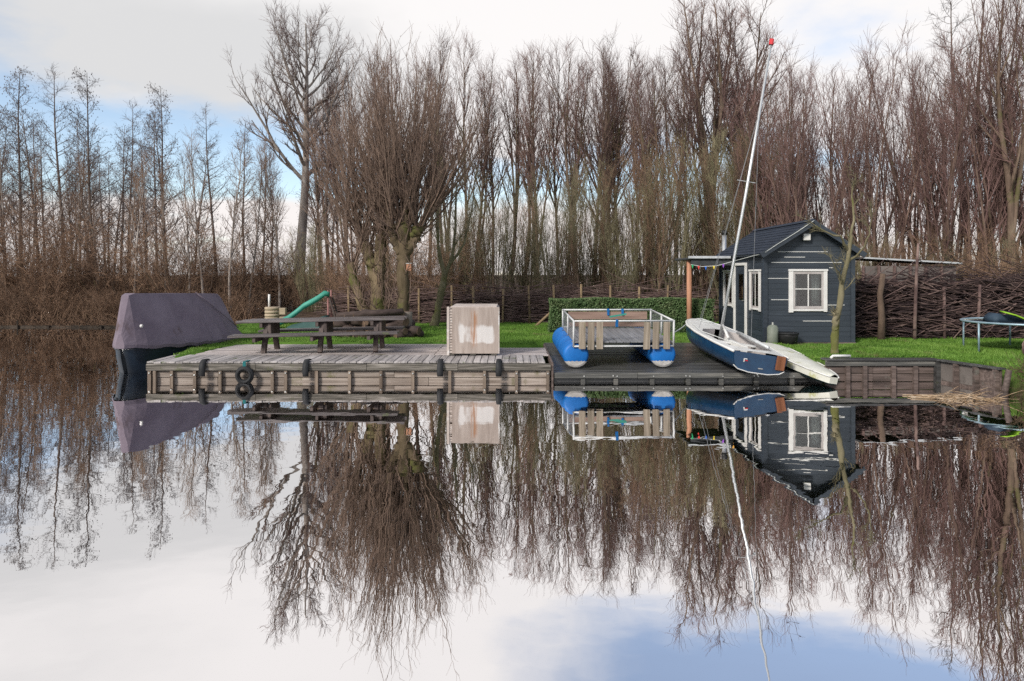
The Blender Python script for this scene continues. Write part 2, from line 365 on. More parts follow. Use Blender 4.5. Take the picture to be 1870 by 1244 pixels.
def axis(pieces):
    out = []
    for a, b, st in pieces: out.append(np.arange(a, b, st))
    return np.concatenate(out + [np.array([pieces[-1][1]])])
gx = axis([(-400,-100,50),(-100,-30,8),(-30,-14,1.2),(-14,16,.22),(16,30,1.2),(30,100,8),(100,400,50)])
gy = axis([(-20,8,4),(8,11,.8),(11,31,.22),(31,50,1.2),(50,100,8),(100,900,80)])
XX, YY = np.meshgrid(gx, gy)
ZZ = ground_z(XX, YY)
nx, ny = len(gx), len(gy)
idx = np.arange(nx*ny).reshape(ny, nx)
quads = np.stack([idx[:-1,:-1], idx[:-1,1:], idx[1:,1:], idx[1:,:-1]], -1).reshape(-1, 4)

gm = bpy.data.materials.new('lawn_and_leaf_litter'); gm.use_nodes = True
nt = gm.node_tree; N = nt.nodes.new; L = nt.links.new; b = nt.nodes['Principled BSDF']
at_ = N('ShaderNodeAttribute'); at_.attribute_name = 'lawn'
geo = N('ShaderNodeNewGeometry')
def gnoise(s, d=6):
    n = N('ShaderNodeTexNoise'); n.inputs['Scale'].default_value = s; n.inputs['Detail'].default_value = d; n.inputs['Roughness'].default_value = .65
    L(geo.outputs['Position'], n.inputs['Vector']); return n.outputs[0]
def gramp(v, stops):
    c = N('ShaderNodeValToRGB'); L(v, c.inputs[0])
    while len(c.color_ramp.elements) < len(stops): c.color_ramp.elements.new(.5)
    for i, (p, k) in enumerate(stops): c.color_ramp.elements[i].position = p; c.color_ramp.elements[i].color = (*k, 1)
    return c.outputs[0]
grass_c = gramp(gnoise(1.3, 8), [(.32,(.045,.105,.014)),(.5,(.085,.175,.025)),(.68,(.12,.215,.04))])
litter = gramp(gnoise(3.0, 9), [(.3,(.028,.020,.014)),(.5,(.07,.047,.034)),(.7,(.125,.088,.064))])
mx = N('ShaderNodeMix'); mx.data_type = 'RGBA'; L(at_.outputs['Fac'], mx.inputs[0]); L(litter, mx.inputs[6]); L(grass_c, mx.inputs[7])
L(mx.outputs[2], b.inputs['Base Color']); b.inputs['Roughness'].default_value = .95; b.inputs['Specular IOR Level'].default_value = .1
bp = N('ShaderNodeBump'); bp.inputs['Distance'].default_value = .03; L(gnoise(25), bp.inputs['Height']); L(bp.outputs[0], b.inputs['Normal'])
gme = np_mesh('ground', np.stack([XX, YY, ZZ], -1), quads, gm, True)
sd_ = land_sd(XX, YY)
lm = lawn_mask(XX, YY) * np.clip((sd_-0.10)*8, 0, 1)
a_ = gme.attributes.new('lawn', 'FLOAT', 'POINT'); a_.data.foreach_set('value', lm.ravel().astype(np.float32))
tag(link('ground', gme), kind='structure')

wmat = bpy.data.materials.new('still_dark_water'); wmat.use_nodes = True
nt = wmat.node_tree; nt.nodes.clear(); N = nt.nodes.new; L = nt.links.new
o_ = N('ShaderNodeOutputMaterial'); gl = N('ShaderNodeBsdfGlossy'); gl.inputs['Roughness'].default_value = 0.004
gl.inputs['Color'].default_value = (.97, .955, .955, 1)
df = N('ShaderNodeBsdfDiffuse'); df.inputs['Color'].default_value = (.018, .016, .010, 1)
fr = N('ShaderNodeFresnel'); fr.inputs['IOR'].default_value = 1.333
mr = N('ShaderNodeMapRange'); L(fr.outputs[0], mr.inputs[0]); mr.inputs[1].default_value = 0.02; mr.inputs[2].default_value = 0.45
mr.inputs[3].default_value = 0.90; mr.inputs[4].default_value = 0.98
mxs = N('ShaderNodeMixShader'); L(mr.outputs[0], mxs.inputs[0]); L(df.outputs[0], mxs.inputs[1]); L(gl.outputs[0], mxs.inputs[2]); L(mxs.outputs[0], o_.inputs[0])
geo = N('ShaderNodeNewGeometry')
def rip(sx, sy, s, d):
    m = N('ShaderNodeMapping'); m.inputs[3].default_value = (sx, sy, 1); L(geo.outputs['Position'], m.inputs[0])
    n = N('ShaderNodeTexNoise'); n.inputs['Scale'].default_value = s; n.inputs['Detail'].default_value = d; L(m.outputs[0], n.inputs['Vector']); return n.outputs[0]
h1 = rip(1.0, 1.25, 2.2, 1.5); h2 = rip(1.0, 1.6, 9.0, 1.0); patch = rip(1, .6, .12, 2)
pr = N('ShaderNodeMapRange'); L(patch, pr.inputs[0]); pr.inputs[1].default_value = .42; pr.inputs[2].default_value = .62; pr.inputs[3].default_value = .25; pr.inputs[4].default_value = 1.0
mul = N('ShaderNodeMath'); mul.operation = 'MULTIPLY'; L(h2, mul.inputs[0]); L(pr.outputs[0], mul.inputs[1])
ma = N('ShaderNodeMath'); ma.operation = 'MULTIPLY_ADD'; L(mul.outputs[0], ma.inputs[0]); ma.inputs[1].default_value = .10; L(h1, ma.inputs[2])
bp = N('ShaderNodeBump'); bp.inputs['Strength'].default_value = 1.0; bp.inputs['Distance'].default_value = .0014; L(ma.outputs[0], bp.inputs['Height'])
L(bp.outputs[0], gl.inputs['Normal'])
wq = np_mesh('water', [(-400,-60,0),(400,-60,0),(400,45,0),(-400,45,0)], [(0,1,2,3)], wmat)
tag(link('water', wq), kind='structure')

# ------------------------------------------------------------------ bare trees: level by level, all branches of a level at once
def norm(v): return v / np.maximum(np.linalg.norm(v, axis=-1, keepdims=True), 1e-9)
def grow(rng, base, d, length, P, r0, r1, wander=.08, up=.05, droop=None):
    n = len(base); pts = np.zeros((n, P, 3)); pts[:, 0] = base; d = norm(d.copy()); seg = (np.asarray(length)/(P-1))[:, None]
    for i in range(1, P):
        d = d + rng.normal(0, wander, (n, 3)); d[:, 2] += up; d = norm(d)
        pts[:, i] = pts[:, i-1] + d*seg
    t = np.linspace(0, 1, P)[None]
    rad = np.asarray(r0)[:, None]*(1-t) + np.asarray(r1)[:, None]*t
    return pts, rad
def spawn(rng, pts, rad, per, t0, t1, ang, sd, out=0.0):
    n, P = pts.shape[:2]
    t = (np.arange(per)[None] + rng.random((n, per)))/per*(t1-t0)+t0
    f = t*(P-1); i = np.clip(f.astype(int), 0, P-2); u = (f-i)[..., None]
    ar = np.arange(n)[:, None]
    p = pts[ar, i]*(1-u) + pts[ar, i+1]*u
    tan = norm(pts[ar, i+1]-pts[ar, i])
    r = rad[ar, i]*(1-u[..., 0]) + rad[ar, i+1]*u[..., 0]
    rv = rng.normal(size=(n, per, 3)); perp = norm(rv - (rv*tan).sum(-1, keepdims=True)*tan)
    a = rng.normal(ang, sd, (n, per))[..., None]
    d = np.cos(a)*tan + np.sin(a)*perp
    return p.reshape(-1, 3), d.reshape(-1, 3), t.ravel(), r.ravel(), np.repeat(np.arange(n), per)
class Tubes:
    def __init__(s): s.v = []; s.q = []; s.n = 0
    def add(s, pts, rad, k):
        n, P = pts.shape[:2]
        tan = np.empty_like(pts); tan[:, 1:-1] = pts[:, 2:]-pts[:, :-2] if P > 2 else tan[:, 1:-1]; tan[:, 0] = pts[:, 1]-pts[:, 0]; tan[:, -1] = pts[:, -1]-pts[:, -2]
        tan = norm(tan)
        main = norm(pts[:, -1]-pts[:, 0])
        ref = np.where(np.abs(main[:, 2:3]) < .8, np.array([[0, 0, 1.]]), np.array([[1., 0, 0]]))[:, None]
        u = norm(np.cross(tan, np.broadcast_to(ref, tan.shape))); v = np.cross(tan, u)
        ph = 2*np.pi*np.arange(k)/k
        V = pts[:, :, None] + rad[:, :, None, None]*(np.cos(ph)[None, None, :, None]*u[:, :, None] + np.sin(ph)[None, None, :, None]*v[:, :, None])
        I = s.n + np.arange(n*P*k).reshape(n, P, k); J = np.roll(I, -1, 2)
        s.v.append(V.reshape(-1, 3)); s.q.append(np.stack([I[:, :-1], J[:, :-1], J[:, 1:], I[:, 1:]], -1).reshape(-1, 4)); s.n += n*P*k
        return s
    def mesh(s, name, mat, smooth=True): return np_mesh(name, np.concatenate(s.v), np.concatenate(s.q), mat, smooth)

def levels(rng, T, C, lv, specs, Hs=1.0):
    """grow the levels in specs from the limbs lv; the first go to trunk mesh T, the fine ones to crown mesh C"""
    pts, rad, length = lv
    for sp in specs:
        p, d, t, r, par = spawn(rng, pts, rad, sp['n'], sp.get('t0', .2), sp.get('t1', .97), sp['a'], sp.get('sd', .14))
        ln = length[par]*sp['l']*(1-sp.get('tl', .5)*t)*rng.uniform(.7, 1.25, len(t)) if 'l' in sp else np.asarray(sp['L'])*rng.uniform(.6, 1.3, len(t))
        r0 = np.minimum(r*sp.get('rf', .7), sp.get('rmax', 9)); r0 = np.maximum(r0, sp.get('rmin', .003)); r1 = np.maximum(r0*sp.get('taper', .4), .0022)
        pts, rad = grow(rng, p, d, ln, sp['P'], r0, r1, sp.get('w', .08), sp.get('up', .06))
        length = ln
        (T if sp.get('limb') else C).add(pts, rad, sp.get('k', 3))
    return pts, rad, length

def trunk_line(rng, H, P, r0, r1, wander=.03, lean=(0, 0), flare=1.35):
    pts, rad = grow(rng, np.zeros((1, 3)), np.array([[lean[0], lean[1], 1.]]), np.array([H]), P, np.array([r0]), np.array([r1]), wander, .06)
    rad = rad.copy(); rad[:, 0] *= flare
    pts[:, 0, 2] -= .15
    return pts, rad

def wood_tree(seed, H=12, r=.11, bark='bark_wood', twig='twig', t0=.34, spread=.5, n1=24, fork=0):
    rng = np.random.default_rng(seed); T = Tubes(); C = Tubes()
    tp, tr = trunk_line(rng, H, 16, r, .012, .035, rng.normal(0, .04, 2)); T.add(tp, tr, 8)
    stems, srad, slen = tp, tr, np.array([H])
    if fork:
        p, d, t, rr, par = spawn(rng, tp, tr, fork, .15, .5, .28, .08)
        ln = H*(1-t)*.95
        fp, fr_ = grow(rng, p, d, ln, 16, rr*.75, np.full(len(t), .01), .04, .09); T.add(fp, fr_, 6)
        stems = np.concatenate([tp, fp]); srad = np.concatenate([tr, fr_]); slen = np.concatenate([slen, ln])
    k1 = max(8, n1//(1+fork*.55).__int__()) if fork else n1
    levels(rng, T, C, (stems, srad, slen), [
        dict(n=k1, t0=t0, t1=.98, a=spread, sd=.14, l=.36, tl=.78, P=8, rf=.6, rmax=.04, rmin=.013, w=.06, up=.12, k=4, limb=True),
        dict(n=6, t0=.15, a=.5, sd=.18, l=.5, tl=.5, P=5, rf=.6, rmin=.0068, w=.08, up=.13),
        dict(n=5, t0=.1, a=.55, sd=.25, L=.55, P=3, rf=.65, rmin=.0044, w=.1, up=.12)])
    return T.mesh('trunk', M[bark]), C.mesh('crown', M[twig], False), H

def alder_tree(seed, H=13, r=.12, twig='twig_grey', cones=True, n1=46, t0=.3):
    rng = np.random.default_rng(seed); T = Tubes(); C = Tubes()
    tp, tr = trunk_line(rng, H, 18, r, .012, .022); T.add(tp, tr, 8)
    p, d, t, rr, par = spawn(rng, tp, tr, n1, t0, .985, 1.0, .16)
    ln = H*np.clip(.20*(1.08-t)+.022, 0, .145)*rng.uniform(.6, 1.35, len(t))
    pts, rad = grow(rng, p, d, ln, 7, np.clip(rr*.42, .009, .03), np.full(len(t), .006), .07, .09); T.add(pts, rad, 4)
    e = levels(rng, T, C, (pts, rad, ln), [
        dict(n=6, t0=.15, a=.7, sd=.2, l=.42, tl=.4, P=4, rmin=.0075, w=.1, up=.06),
        dict(n=3, t0=.1, a=.7, sd=.25, L=.36, P=3, rmin=.0055, w=.12, up=.02)])
    if cones:                                   # cones and catkins hang in little clusters at the twig ends
        ends = e[0][:, -1]; ends = ends[rng.random(len(ends)) < .7]
        k = len(ends); o3 = ends + rng.normal(0, .02, (k, 3))
        c3 = o3.copy(); c3[:, 2] -= rng.uniform(.05, .09, k)
        seg = np.stack([o3, (o3+c3)/2, c3], 1); C.add(seg, np.tile(np.array([[.008, .024, .008]]), (k, 1)), 3)
    return T.mesh('trunk', M['bark_alder']), C.mesh('crown', M[twig], False), H

def poplar_tree(seed, H=15.5):
    rng = np.random.default_rng(seed); T = Tubes(); C = Tubes()
    tp, tr = trunk_line(rng, H*.93, 18, .31, .03, .018, (-.02, 0)); T.add(tp, tr, 10)
    n = 22
    p, d, t, rr, par = spawn(rng, tp, tr, n, .44, .93, .95, .12)
    az = np.where(np.arange(n) % 2, 0, np.pi) + rng.normal(0, .55, n); d = np.stack([np.cos(az)*.85, np.sin(az)*.85, np.full(n, .66)], 1)
    ln = H*(.42*(1.05-t)+.10)*rng.uniform(.8, 1.2, n)
    pts, rad = grow(rng, p, d, ln, 14, np.clip(rr*.62, .03, .11), np.full(n, .008), .07, .075); T.add(pts, rad, 6)
    stems = np.concatenate([pts]); levels(rng, T, C, (stems, rad, ln), [
        dict(n=9, t0=.1, t1=.97, a=.6, sd=.15, l=.36, tl=.3, P=8, rf=.6, rmin=.010, w=.07, up=.10, k=4, limb=True),
        dict(n=6, t0=.12, a=.55, sd=.2, l=.42, tl=.4, P=5, rmin=.0065, w=.1, up=.10),
        dict(n=3, t0=.1, a=.6, sd=.25, L=.38, P=3, rmin=.0062, w=.12, up=.09)])
    return T.mesh('trunk', M['bark_poplar']), C.mesh('crown', M['twig'], False), H

def fan_tree(seed, H=14.5):
    rng = np.random.default_rng(seed); T = Tubes(); C = Tubes()
    tp, tr = trunk_line(rng, H*.5, 9, .17, .10, .02); T.add(tp, tr, 8)
    n = 22
    p, d, t, rr, par = spawn(rng, tp, tr, n, .5, .99, .62, .16)
    d[:, 1] *= .6; ln = H*rng.uniform(.42, .58, n)
    pts, rad = grow(rng, p, d, ln, 12, np.full(n, .055), np.full(n, .008), .035, .055); T.add(pts, rad, 5)
    levels(rng, T, C, (pts, rad, ln), [
        dict(n=8, t0=.15, a=.45, sd=.15, l=.38, tl=.5, P=6, rf=.55, rmin=.013, w=.06, up=.05, k=4, limb=True),
        dict(n=5, t0=.12, a=.5, sd=.2, l=.4, tl=.4, P=4, rmin=.0085, w=.09, up=.05),
        dict(n=3, t0=.1, a=.55, sd=.2, L=.5, P=3, rmin=.006, w=.1, up=.06)])
    return T.mesh('trunk', M['bark_wood']), C.mesh('crown', M['twig'], False), H

def coppice(seed, H=9, stems=11, spread=.13, bark='bark_right', twig='twig_red', dens=1.0, rr_=.055, t0=.28):
    rng = np.random.default_rng(seed); T = Tubes(); C = Tubes()
    a = rng.uniform(0, 2*np.pi, stems); q = rng.uniform(.05, .45, stems)
    base = np.stack([np.cos(a)*q, np.sin(a)*q, np.full(stems, -.12)], 1)
    d = np.stack([np.cos(a)*spread*rng.uniform(.2, 1.5, stems), np.sin(a)*spread*rng.uniform(.2, 1.5, stems), np.ones(stems)], 1)
    ln = H*rng.uniform(.72, 1.03, stems)
    pts, rad = grow(rng, base, d, ln, 14, rr_*rng.uniform(.5, 1.3, stems), np.full(stems, .007), .035, .03); T.add(pts, rad, 6)
    levels(rng, T, C, (pts, rad, ln), [
        dict(n=int(11*dens), t0=t0, t1=.98, a=.42, sd=.13, l=.26, tl=.6, P=7, rf=.5, rmax=.02, rmin=.008, w=.06, up=.13),
        dict(n=5, t0=.12, a=.5, sd=.2, l=.42, tl=.4, P=4, rmin=.0054, w=.09, up=.12),
        dict(n=4, t0=.1, a=.55, sd=.25, L=.42, P=3, rmin=.0038, w=.1, up=.1)])
    return T.mesh('stems', M[bark]), C.mesh('crown', M[twig], False), H

def shrub(seed, H=4.6, stems=26, twig='twig_brush', bark='bark_wood'):
    rng = np.random.default_rng(seed); T = Tubes(); C = Tubes()
    a = rng.uniform(0, 2*np.pi, stems); q = rng.uniform(.05, .8, stems)
    base = np.stack([np.cos(a)*q, np.sin(a)*q, np.full(stems, -.12)], 1)
    s = rng.uniform(.05, .55, stems)
    d = np.stack([np.cos(a)*s, np.sin(a)*s, np.ones(stems)], 1)
    ln = H*rng.uniform(.5, 1.05, stems)
    pts, rad = grow(rng, base, d, ln, 9, rng.uniform(.012, .032, stems), np.full(stems, .005), .07, .02); T.add(pts, rad, 4)
    levels(rng, T, C, (pts, rad, ln), [
        dict(n=7, t0=.08, t1=.98, a=.6, sd=.2, l=.36, tl=.4, P=6, rmin=.008, w=.1, up=.07),
        dict(n=4, t0=.1, a=.7, sd=.25, l=.42, tl=.3, P=4, rmin=.0068, w=.12, up=.05),
        dict(n=3, t0=.1, a=.7, sd=.3, L=.36, P=3, rmin=.0055, w=.12, up=.04)])
    return T.mesh('stems', M[bark]), C.mesh('crown', M[twig], False), H

def pollard(seed, heads, trunks, shoots=70, reach=5.4):
    """heads: (x, y, z) knuckles the shoots spring from; trunks: lists of (x, y, z, radius)"""
    rng = np.random.default_rng(seed); T = Tubes(); C = Tubes(); TP, TR_ = [], []
    for tr in trunks:
        tr = np.array(tr, float); P = 20; f = np.linspace(0, len(tr)-1, P)
        q = np.stack([np.interp(f, np.arange(len(tr)), tr[:, c]) for c in range(4)], 1)
        q[1:-1, :3] += rng.normal(0, .022, (P-2, 3)); rad = q[:, 3]*(1+rng.normal(0, .08, P))
        T.add(q[None, :, :3], rad[None], 12); TP.append(q[None, :, :3]); TR_.append(rad[None])
    allp, allr, alll = [], [], []
    for (hx, hy, hz, spread, cnt, rch, tilt) in heads:
        a = rng.uniform(0, 2*np.pi, cnt); s = np.sqrt(rng.random(cnt))*spread
        d = np.stack([np.cos(a)*np.sin(s)+tilt, np.sin(a)*np.sin(s)*.8, np.cos(s)], 1)
        base = np.array([hx, hy, hz]) + np.stack([np.cos(a)*.16, np.sin(a)*.16, rng.uniform(-.35, .15, cnt)], 1)*rng.uniform(.3, 1.2, (cnt, 1))
        ln = rch*rng.uniform(.55, 1.1, cnt)*(1-.2*(s/spread)**2)
        p, r = grow(rng, base, d, ln, 11, rng.uniform(.014, .038, cnt), np.full(cnt, .006), .04, .055); allp.append(p); allr.append(r); alll.append(ln)
    pts = np.concatenate(allp); rad = np.concatenate(allr); ln = np.concatenate(alll); T2 = Tubes(); T2.add(pts, rad, 4)
    C.v, C.q, C.n = T2.v, T2.q, T2.n
    levels(rng, T, C, (pts, rad, ln), [
        dict(n=8, t0=.12, t1=.98, a=.36, sd=.14, l=.22, tl=.35, P=5, rf=.6, rmin=.0058, w=.08, up=.08),
        dict(n=4, t0=.1, a=.45, sd=.2, L=.5, P=3, rmin=.004, w=.1, up=.06)])
    sp_t = np.concatenate(TP); sr_t = np.concatenate(TR_)
    levels(rng, T, C, (sp_t, sr_t, np.full(len(sp_t), 2.5)), [
        dict(n=22, t0=.25, t1=.98, a=.8, sd=.25, L=1.1, P=6, rf=.2, rmax=.018, rmin=.009, w=.1, up=.22),
        dict(n=5, t0=.1, a=.6, sd=.2, L=.45, P=4, rmin=.006, w=.1, up=.1)])
    return T.mesh('trunk', M['bark_willow']), C.mesh('crown', M['twig_willow'], False)

def plant_tree(name, proto, px, Y, top_py, label, cat, group=None, rotz=None, parts=('trunk', 'crown'), wide=1.0):
    x = (px-CX)/F*Y; z = float(ground_z(np.array([x]), np.array([Y]))[0]); z = max(z, .02)
    H = CH - (top_py-HY)/F*Y - z
    s = H/proto[2]
    rz = random.uniform(0, 6.283) if rotz is None else rotz
    t = thing(name, (x, Y, z), label, cat, group, (0, 0, rz), (s*wide, s*wide, s))
    link(parts[0], proto[0], t); link(parts[1], proto[1], t)
    return t
ORD = ['first','second','third','fourth','fifth','sixth','seventh','eighth','ninth','tenth','eleventh','twelfth','thirteenth','fourteenth','fifteenth',
       'sixteenth','seventeenth','eighteenth','nineteenth','twentieth']
def nth(i): return ORD[i] if i < 20 else 'twenty-'+ORD[i-20]

ALD = [alder_tree(s, 13, .12, cones=True) for s in (11, 12, 13)] + [alder_tree(14, 13, .12, cones=False, n1=34, t0=.45)]
WT = [wood_tree(21, 12, .11, n1=26), wood_tree(22, 12, .13, fork=2, n1=24, twig='twig_red'), wood_tree(23, 12, .10, n1=28, spread=.42), wood_tree(24, 12, .12, fork=1, n1=24)]
CO = [coppice(31), coppice(32, stems=9, spread=.10), coppice(33, stems=12, spread=.16, twig='twig')]
OL = [coppice(41, 7, 22, .16, 'bark_green', 'twig_olive', .6, .028, .18), coppice(42, 7, 18, .2, 'bark_green', 'twig_olive', .6, .03, .2), coppice(43, 7, 20, .14, 'bark_wood', 'twig_brush', .7, .028, .15)]
PS = [wood_tree(45, 9, .085, 'bark_poplar', 'twig_brush', .3, .55, 16), wood_tree(46, 9, .07, 'bark_poplar', 'twig_brush', .35, .5, 14)]
SH = [shrub(51), shrub(52, stems=22), shrub(53, stems=30)]

# far bank on the left: a row of alders, more behind, a thicket in front
row = [(38,122,34),(76,195,36),(120,128,35),(172,134,34.5),(232,192,36.5),(268,250,35),(304,163,34.5),(352,262,37),(396,198,36),(447,228,35.5),(12,205,36.5),(146,232,37),(205,255,36),(478,262,37)]
row.sort()
for i, (px, top, Y) in enumerate(row):
    plant_tree('alder_tree', ALD[i % 4], px, Y, top, f'tall bare alder on the far left bank, {nth(i)} from the left edge', 'tree', 'tall alders on the far left bank')
rg = random.Random(5)
for i in range(26):
    plant_tree('alder_tree', rg.choice(ALD+WT[2:3]), rg.uniform(-40, 640), rg.uniform(37, 50), rg.uniform(195, 330), 'slender bare tree deep in the wood behind the far left bank', 'tree', 'slender trees behind the left bank')
for i in range(26):
    px = -20 + 680*i/25 + rg.uniform(-12, 12); Y = 30.2 + rg.random()*3.4 if px < 420 else 30.8 + rg.random()*4
    top = rg.uniform(350, 480) if px < 330 else rg.uniform(400, 500)
    plant_tree('thicket_shrub', SH[i % 3], px, Y, top, f'brown leafless shrub in the thicket along the far left bank, {nth(i)} from the left', 'shrub', 'thicket along the far left bank', parts=('stems', 'crown'), wide=1.15)
for i in range(13):
    px = 8 + 500*i/12 + rg.uniform(-14, 14)
    plant_tree('pale_stem_tree', PS[i % 2], px, rg.uniform(30, 33.5), rg.uniform(255, 340), f'slim pale-stemmed tree standing in the left thicket, {nth(i)} from the left', 'tree', 'pale stems in the left thicket')
for i in range(22):
    px = -25 + 470*i/21 + rg.uniform(-8, 8); Y = rg.uniform(29.35, 30.0)
    plant_tree('bank_shrub', SH[i % 3], px, Y, rg.uniform(520, 556), f'low brown twiggy shrub at the edge of the far left bank, {nth(i)} from the left', 'shrub', 'low shrubs on the edge of the far left bank', parts=('stems', 'crown'), wide=1.5)
# the poplar and the willows
pop = poplar_tree(61)
plant_tree('poplar_tree', pop, 548, 33.5, 8, 'tall bare tree with pale grey trunk left of the pollard willows', 'tree', rotz=1.0)
w2 = thing('pollard_willow', (*at(737, 611, 20.6)[:2], .42), 'pollard willow with one straight green mossy trunk and a nest box', 'tree')
me_ = pollard(71, [(-.3,0,3.15,.80,20,4.4,-.05),(-.55,.1,3.9,.6,16,4.2,-.1),(.05,.05,3.25,.5,26,5.5,.03),(.15,-.1,4.2,.45,14,4.5,.05),(.45,0,3.15,.80,20,4.6,.12),(.8,.1,3.9,.65,16,4.2,.18)],
              [[(0,0,-.2,.27),(0,0,.25,.20),(-.02,0,1.6,.18),(0,0,2.6,.18),(.02,0,3.2,.22)],[(0,0,2.2,.16),(-.25,.02,2.75,.15),(-.32,.02,3.15,.18)],[(.02,0,2.3,.15),(.3,0,2.75,.15),(.45,0,3.15,.18)],[(-.3,.0,3.0,.10),(-.5,.08,3.6,.075),(-.58,.1,4.1,.04)],[(.42,0,3.0,.10),(.68,.08,3.6,.075),(.85,.1,4.1,.04)],[(.04,0,3.1,.12),(.1,-.06,3.7,.09),(.16,-.1,4.4,.04)]])
link('trunk', me_[0], w2); link('crown', me_[1], w2)
w1 = thing('pollard_willow', (*at(690, 611, 20.9)[:2], .42), 'pollard willow with thick forked leaning trunks behind the picnic table', 'tree')
me_ = pollard(72, [(.12,0,2.95,.6,24,5.2,.0),(.2,.1,3.9,.5,15,4.5,.05),(-.35,.1,2.75,.75,22,5.0,-.14),(-.75,.15,3.7,.6,16,4.2,-.2),(-.85,.1,2.1,.75,14,3.2,-.12)],
              [[(.02,0,-.2,.50),(0,0,.3,.33),(-.02,0,.8,.23),(.04,0,2.0,.17),(.12,0,2.9,.21)],[(-.2,0,-.2,.26),(-.35,0,.5,.16),(-.55,.05,1.1,.125),(-.8,.1,2.1,.15)],[(0,0,1.3,.16),(-.2,.05,2.0,.15),(-.36,.1,2.7,.19)],[(.3,-.1,-.2,.22),(.22,-.05,.4,.15),(.1,0,.9,.12)],[(-.36,.1,2.6,.12),(-.6,.12,3.2,.09),(-.78,.15,3.9,.04)],[(.12,0,2.8,.14),(.16,.05,3.4,.09),(.22,.1,4.1,.04)]])
link('trunk', me_[0], w1); link('crown', me_[1], w1)
# a slight leaning tree in front of the brushwood fence
def limb_tree(name, lines, loc, label, twig, bark, seed, specs, cat='tree'):
    rng = np.random.default_rng(seed); T = Tubes(); C = Tubes(); LP, LR, LL = [], [], []
    for ln in lines:
        a = np.array(ln, float); P = 12; f = np.linspace(0, len(a)-1, P)
        q = np.stack([np.interp(f, np.arange(len(a)), a[:, c]) for c in range(4)], 1)
        q[1:-1, :3] += rng.normal(0, .015, (P-2, 3)); q[:, 3] *= rng.uniform(.82, 1.1, P); T.add(q[None, :, :3], q[None, :, 3], 8)
        LP.append(q[:, :3]); LR.append(q[:, 3]); LL.append(np.linalg.norm(np.diff(q[:, :3], axis=0), axis=1).sum())
    levels(rng, T, C, (np.stack(LP), np.stack(LR), np.array(LL)), specs)
    t = thing(name, loc, label, cat); link('trunk', T.mesh('trunk', M[bark]), t); link('crown', C.mesh('crown', M[twig], False), t)
    return t
limb_tree('leaning_tree', [[(0,0,-.1,.16),(.1,0,.4,.125),(.28,0,1.2,.11),(.36,0,1.75,.11)],
                           [(.36,0,1.7,.085),(.2,.05,2.3,.07),(.1,.05,3.2,.055),(.16,.1,5.0,.03),(.1,.1,6.6,.008)],
                           [(.38,0,1.7,.08),(.62,0,2.3,.065),(.72,0,3.0,.05),(.75,.1,4.8,.03),(.9,.1,6.3,.008)],
                           [(.55,0,2.1,.05),(1.0,0,2.7,.04),(1.3,.05,3.9,.025),(1.4,.1,5.2,.008)]],
          (*at(792, 597, 23.6)[:2], .44), 'slim mossy tree leaning right beside the pale panel box', 'twig_olive', 'bark_green', 73,
          [dict(n=8, t0=.35, t1=.98, a=.5, l=.22, P=6, rf=.5, rmin=.006, rmax=.02, up=.1), dict(n=6, t0=.15, a=.55, l=.4, P=4, rmin=.0045, up=.06), dict(n=4, t0=.1, a=.6, L=.3, P=3, rmin=.0035)])
# the wood behind the lawn
trees = []
for i in range(23):
    px = 600 + 660*i/22 + rg.uniform(-10, 10)
    top = rg.uniform(95, 165) if px > 830 else rg.uniform(80, 190)
    trees.append((px, top, rg.uniform(31, 38)))
for i, (px, top, Y) in enumerate(trees):
    plant_tree('wood_tree', WT[(i*7) % 4], px, Y, top, f'bare upright tree in the middle wood, {nth(i)} from the left', 'tree', 'upright trees of the middle wood')
for i in range(16):
    plant_tree('wood_tree', rg.choice(WT), rg.uniform(560, 1480), rg.uniform(40, 54), rg.uniform(105, 215), 'bare slender tree at the back of the middle wood', 'tree', 'trees at the back of the middle wood')
plant_tree('fan_tree', fan_tree(62), 1098, 36, 72, 'bare tree with long branches fanning out above the middle wood', 'tree', rotz=.5)
tall = [(1278,0,41),(1292,55,40),(1312,-6,42),(1345,18,42.5)]
for i, (px, top, Y) in enumerate(tall):
    plant_tree('tall_tree', WT[(i*2+1) % 4], px, Y, top, f'very tall bare tree left of the mast top, {nth(i)} from the left in its clump', 'tree', 'tall clump behind the cabin', wide=1.25)
for i in range(24):                                   # thin green-brown shoots in front of the wood
    px = 830 + 600*i/23 + rg.uniform(-9, 9); Y = rg.uniform(26.2, 29)
    top = rg.uniform(300, 420) if px < 1180 else rg.uniform(230, 340)
    plant_tree('coppice_shrub', OL[i % 3], px, Y, top, f'clump of thin olive-brown shoots behind the brushwood fence, {nth(i)} from the left', 'shrub', 'clumps of olive shoots behind the hedge', parts=('stems', 'crown'))
for i in range(14):
    px = 560 + 300*i/13 + rg.uniform(-9, 9)
    plant_tree('coppice_shrub', (OL+SH)[i % 6], px, rg.uniform(27, 32), rg.uniform(400, 470), f'low leafless shrub under the trees behind the pollard willows, {nth(i)} from the left', 'shrub', 'low shrubs behind the willows', parts=('stems', 'crown'))
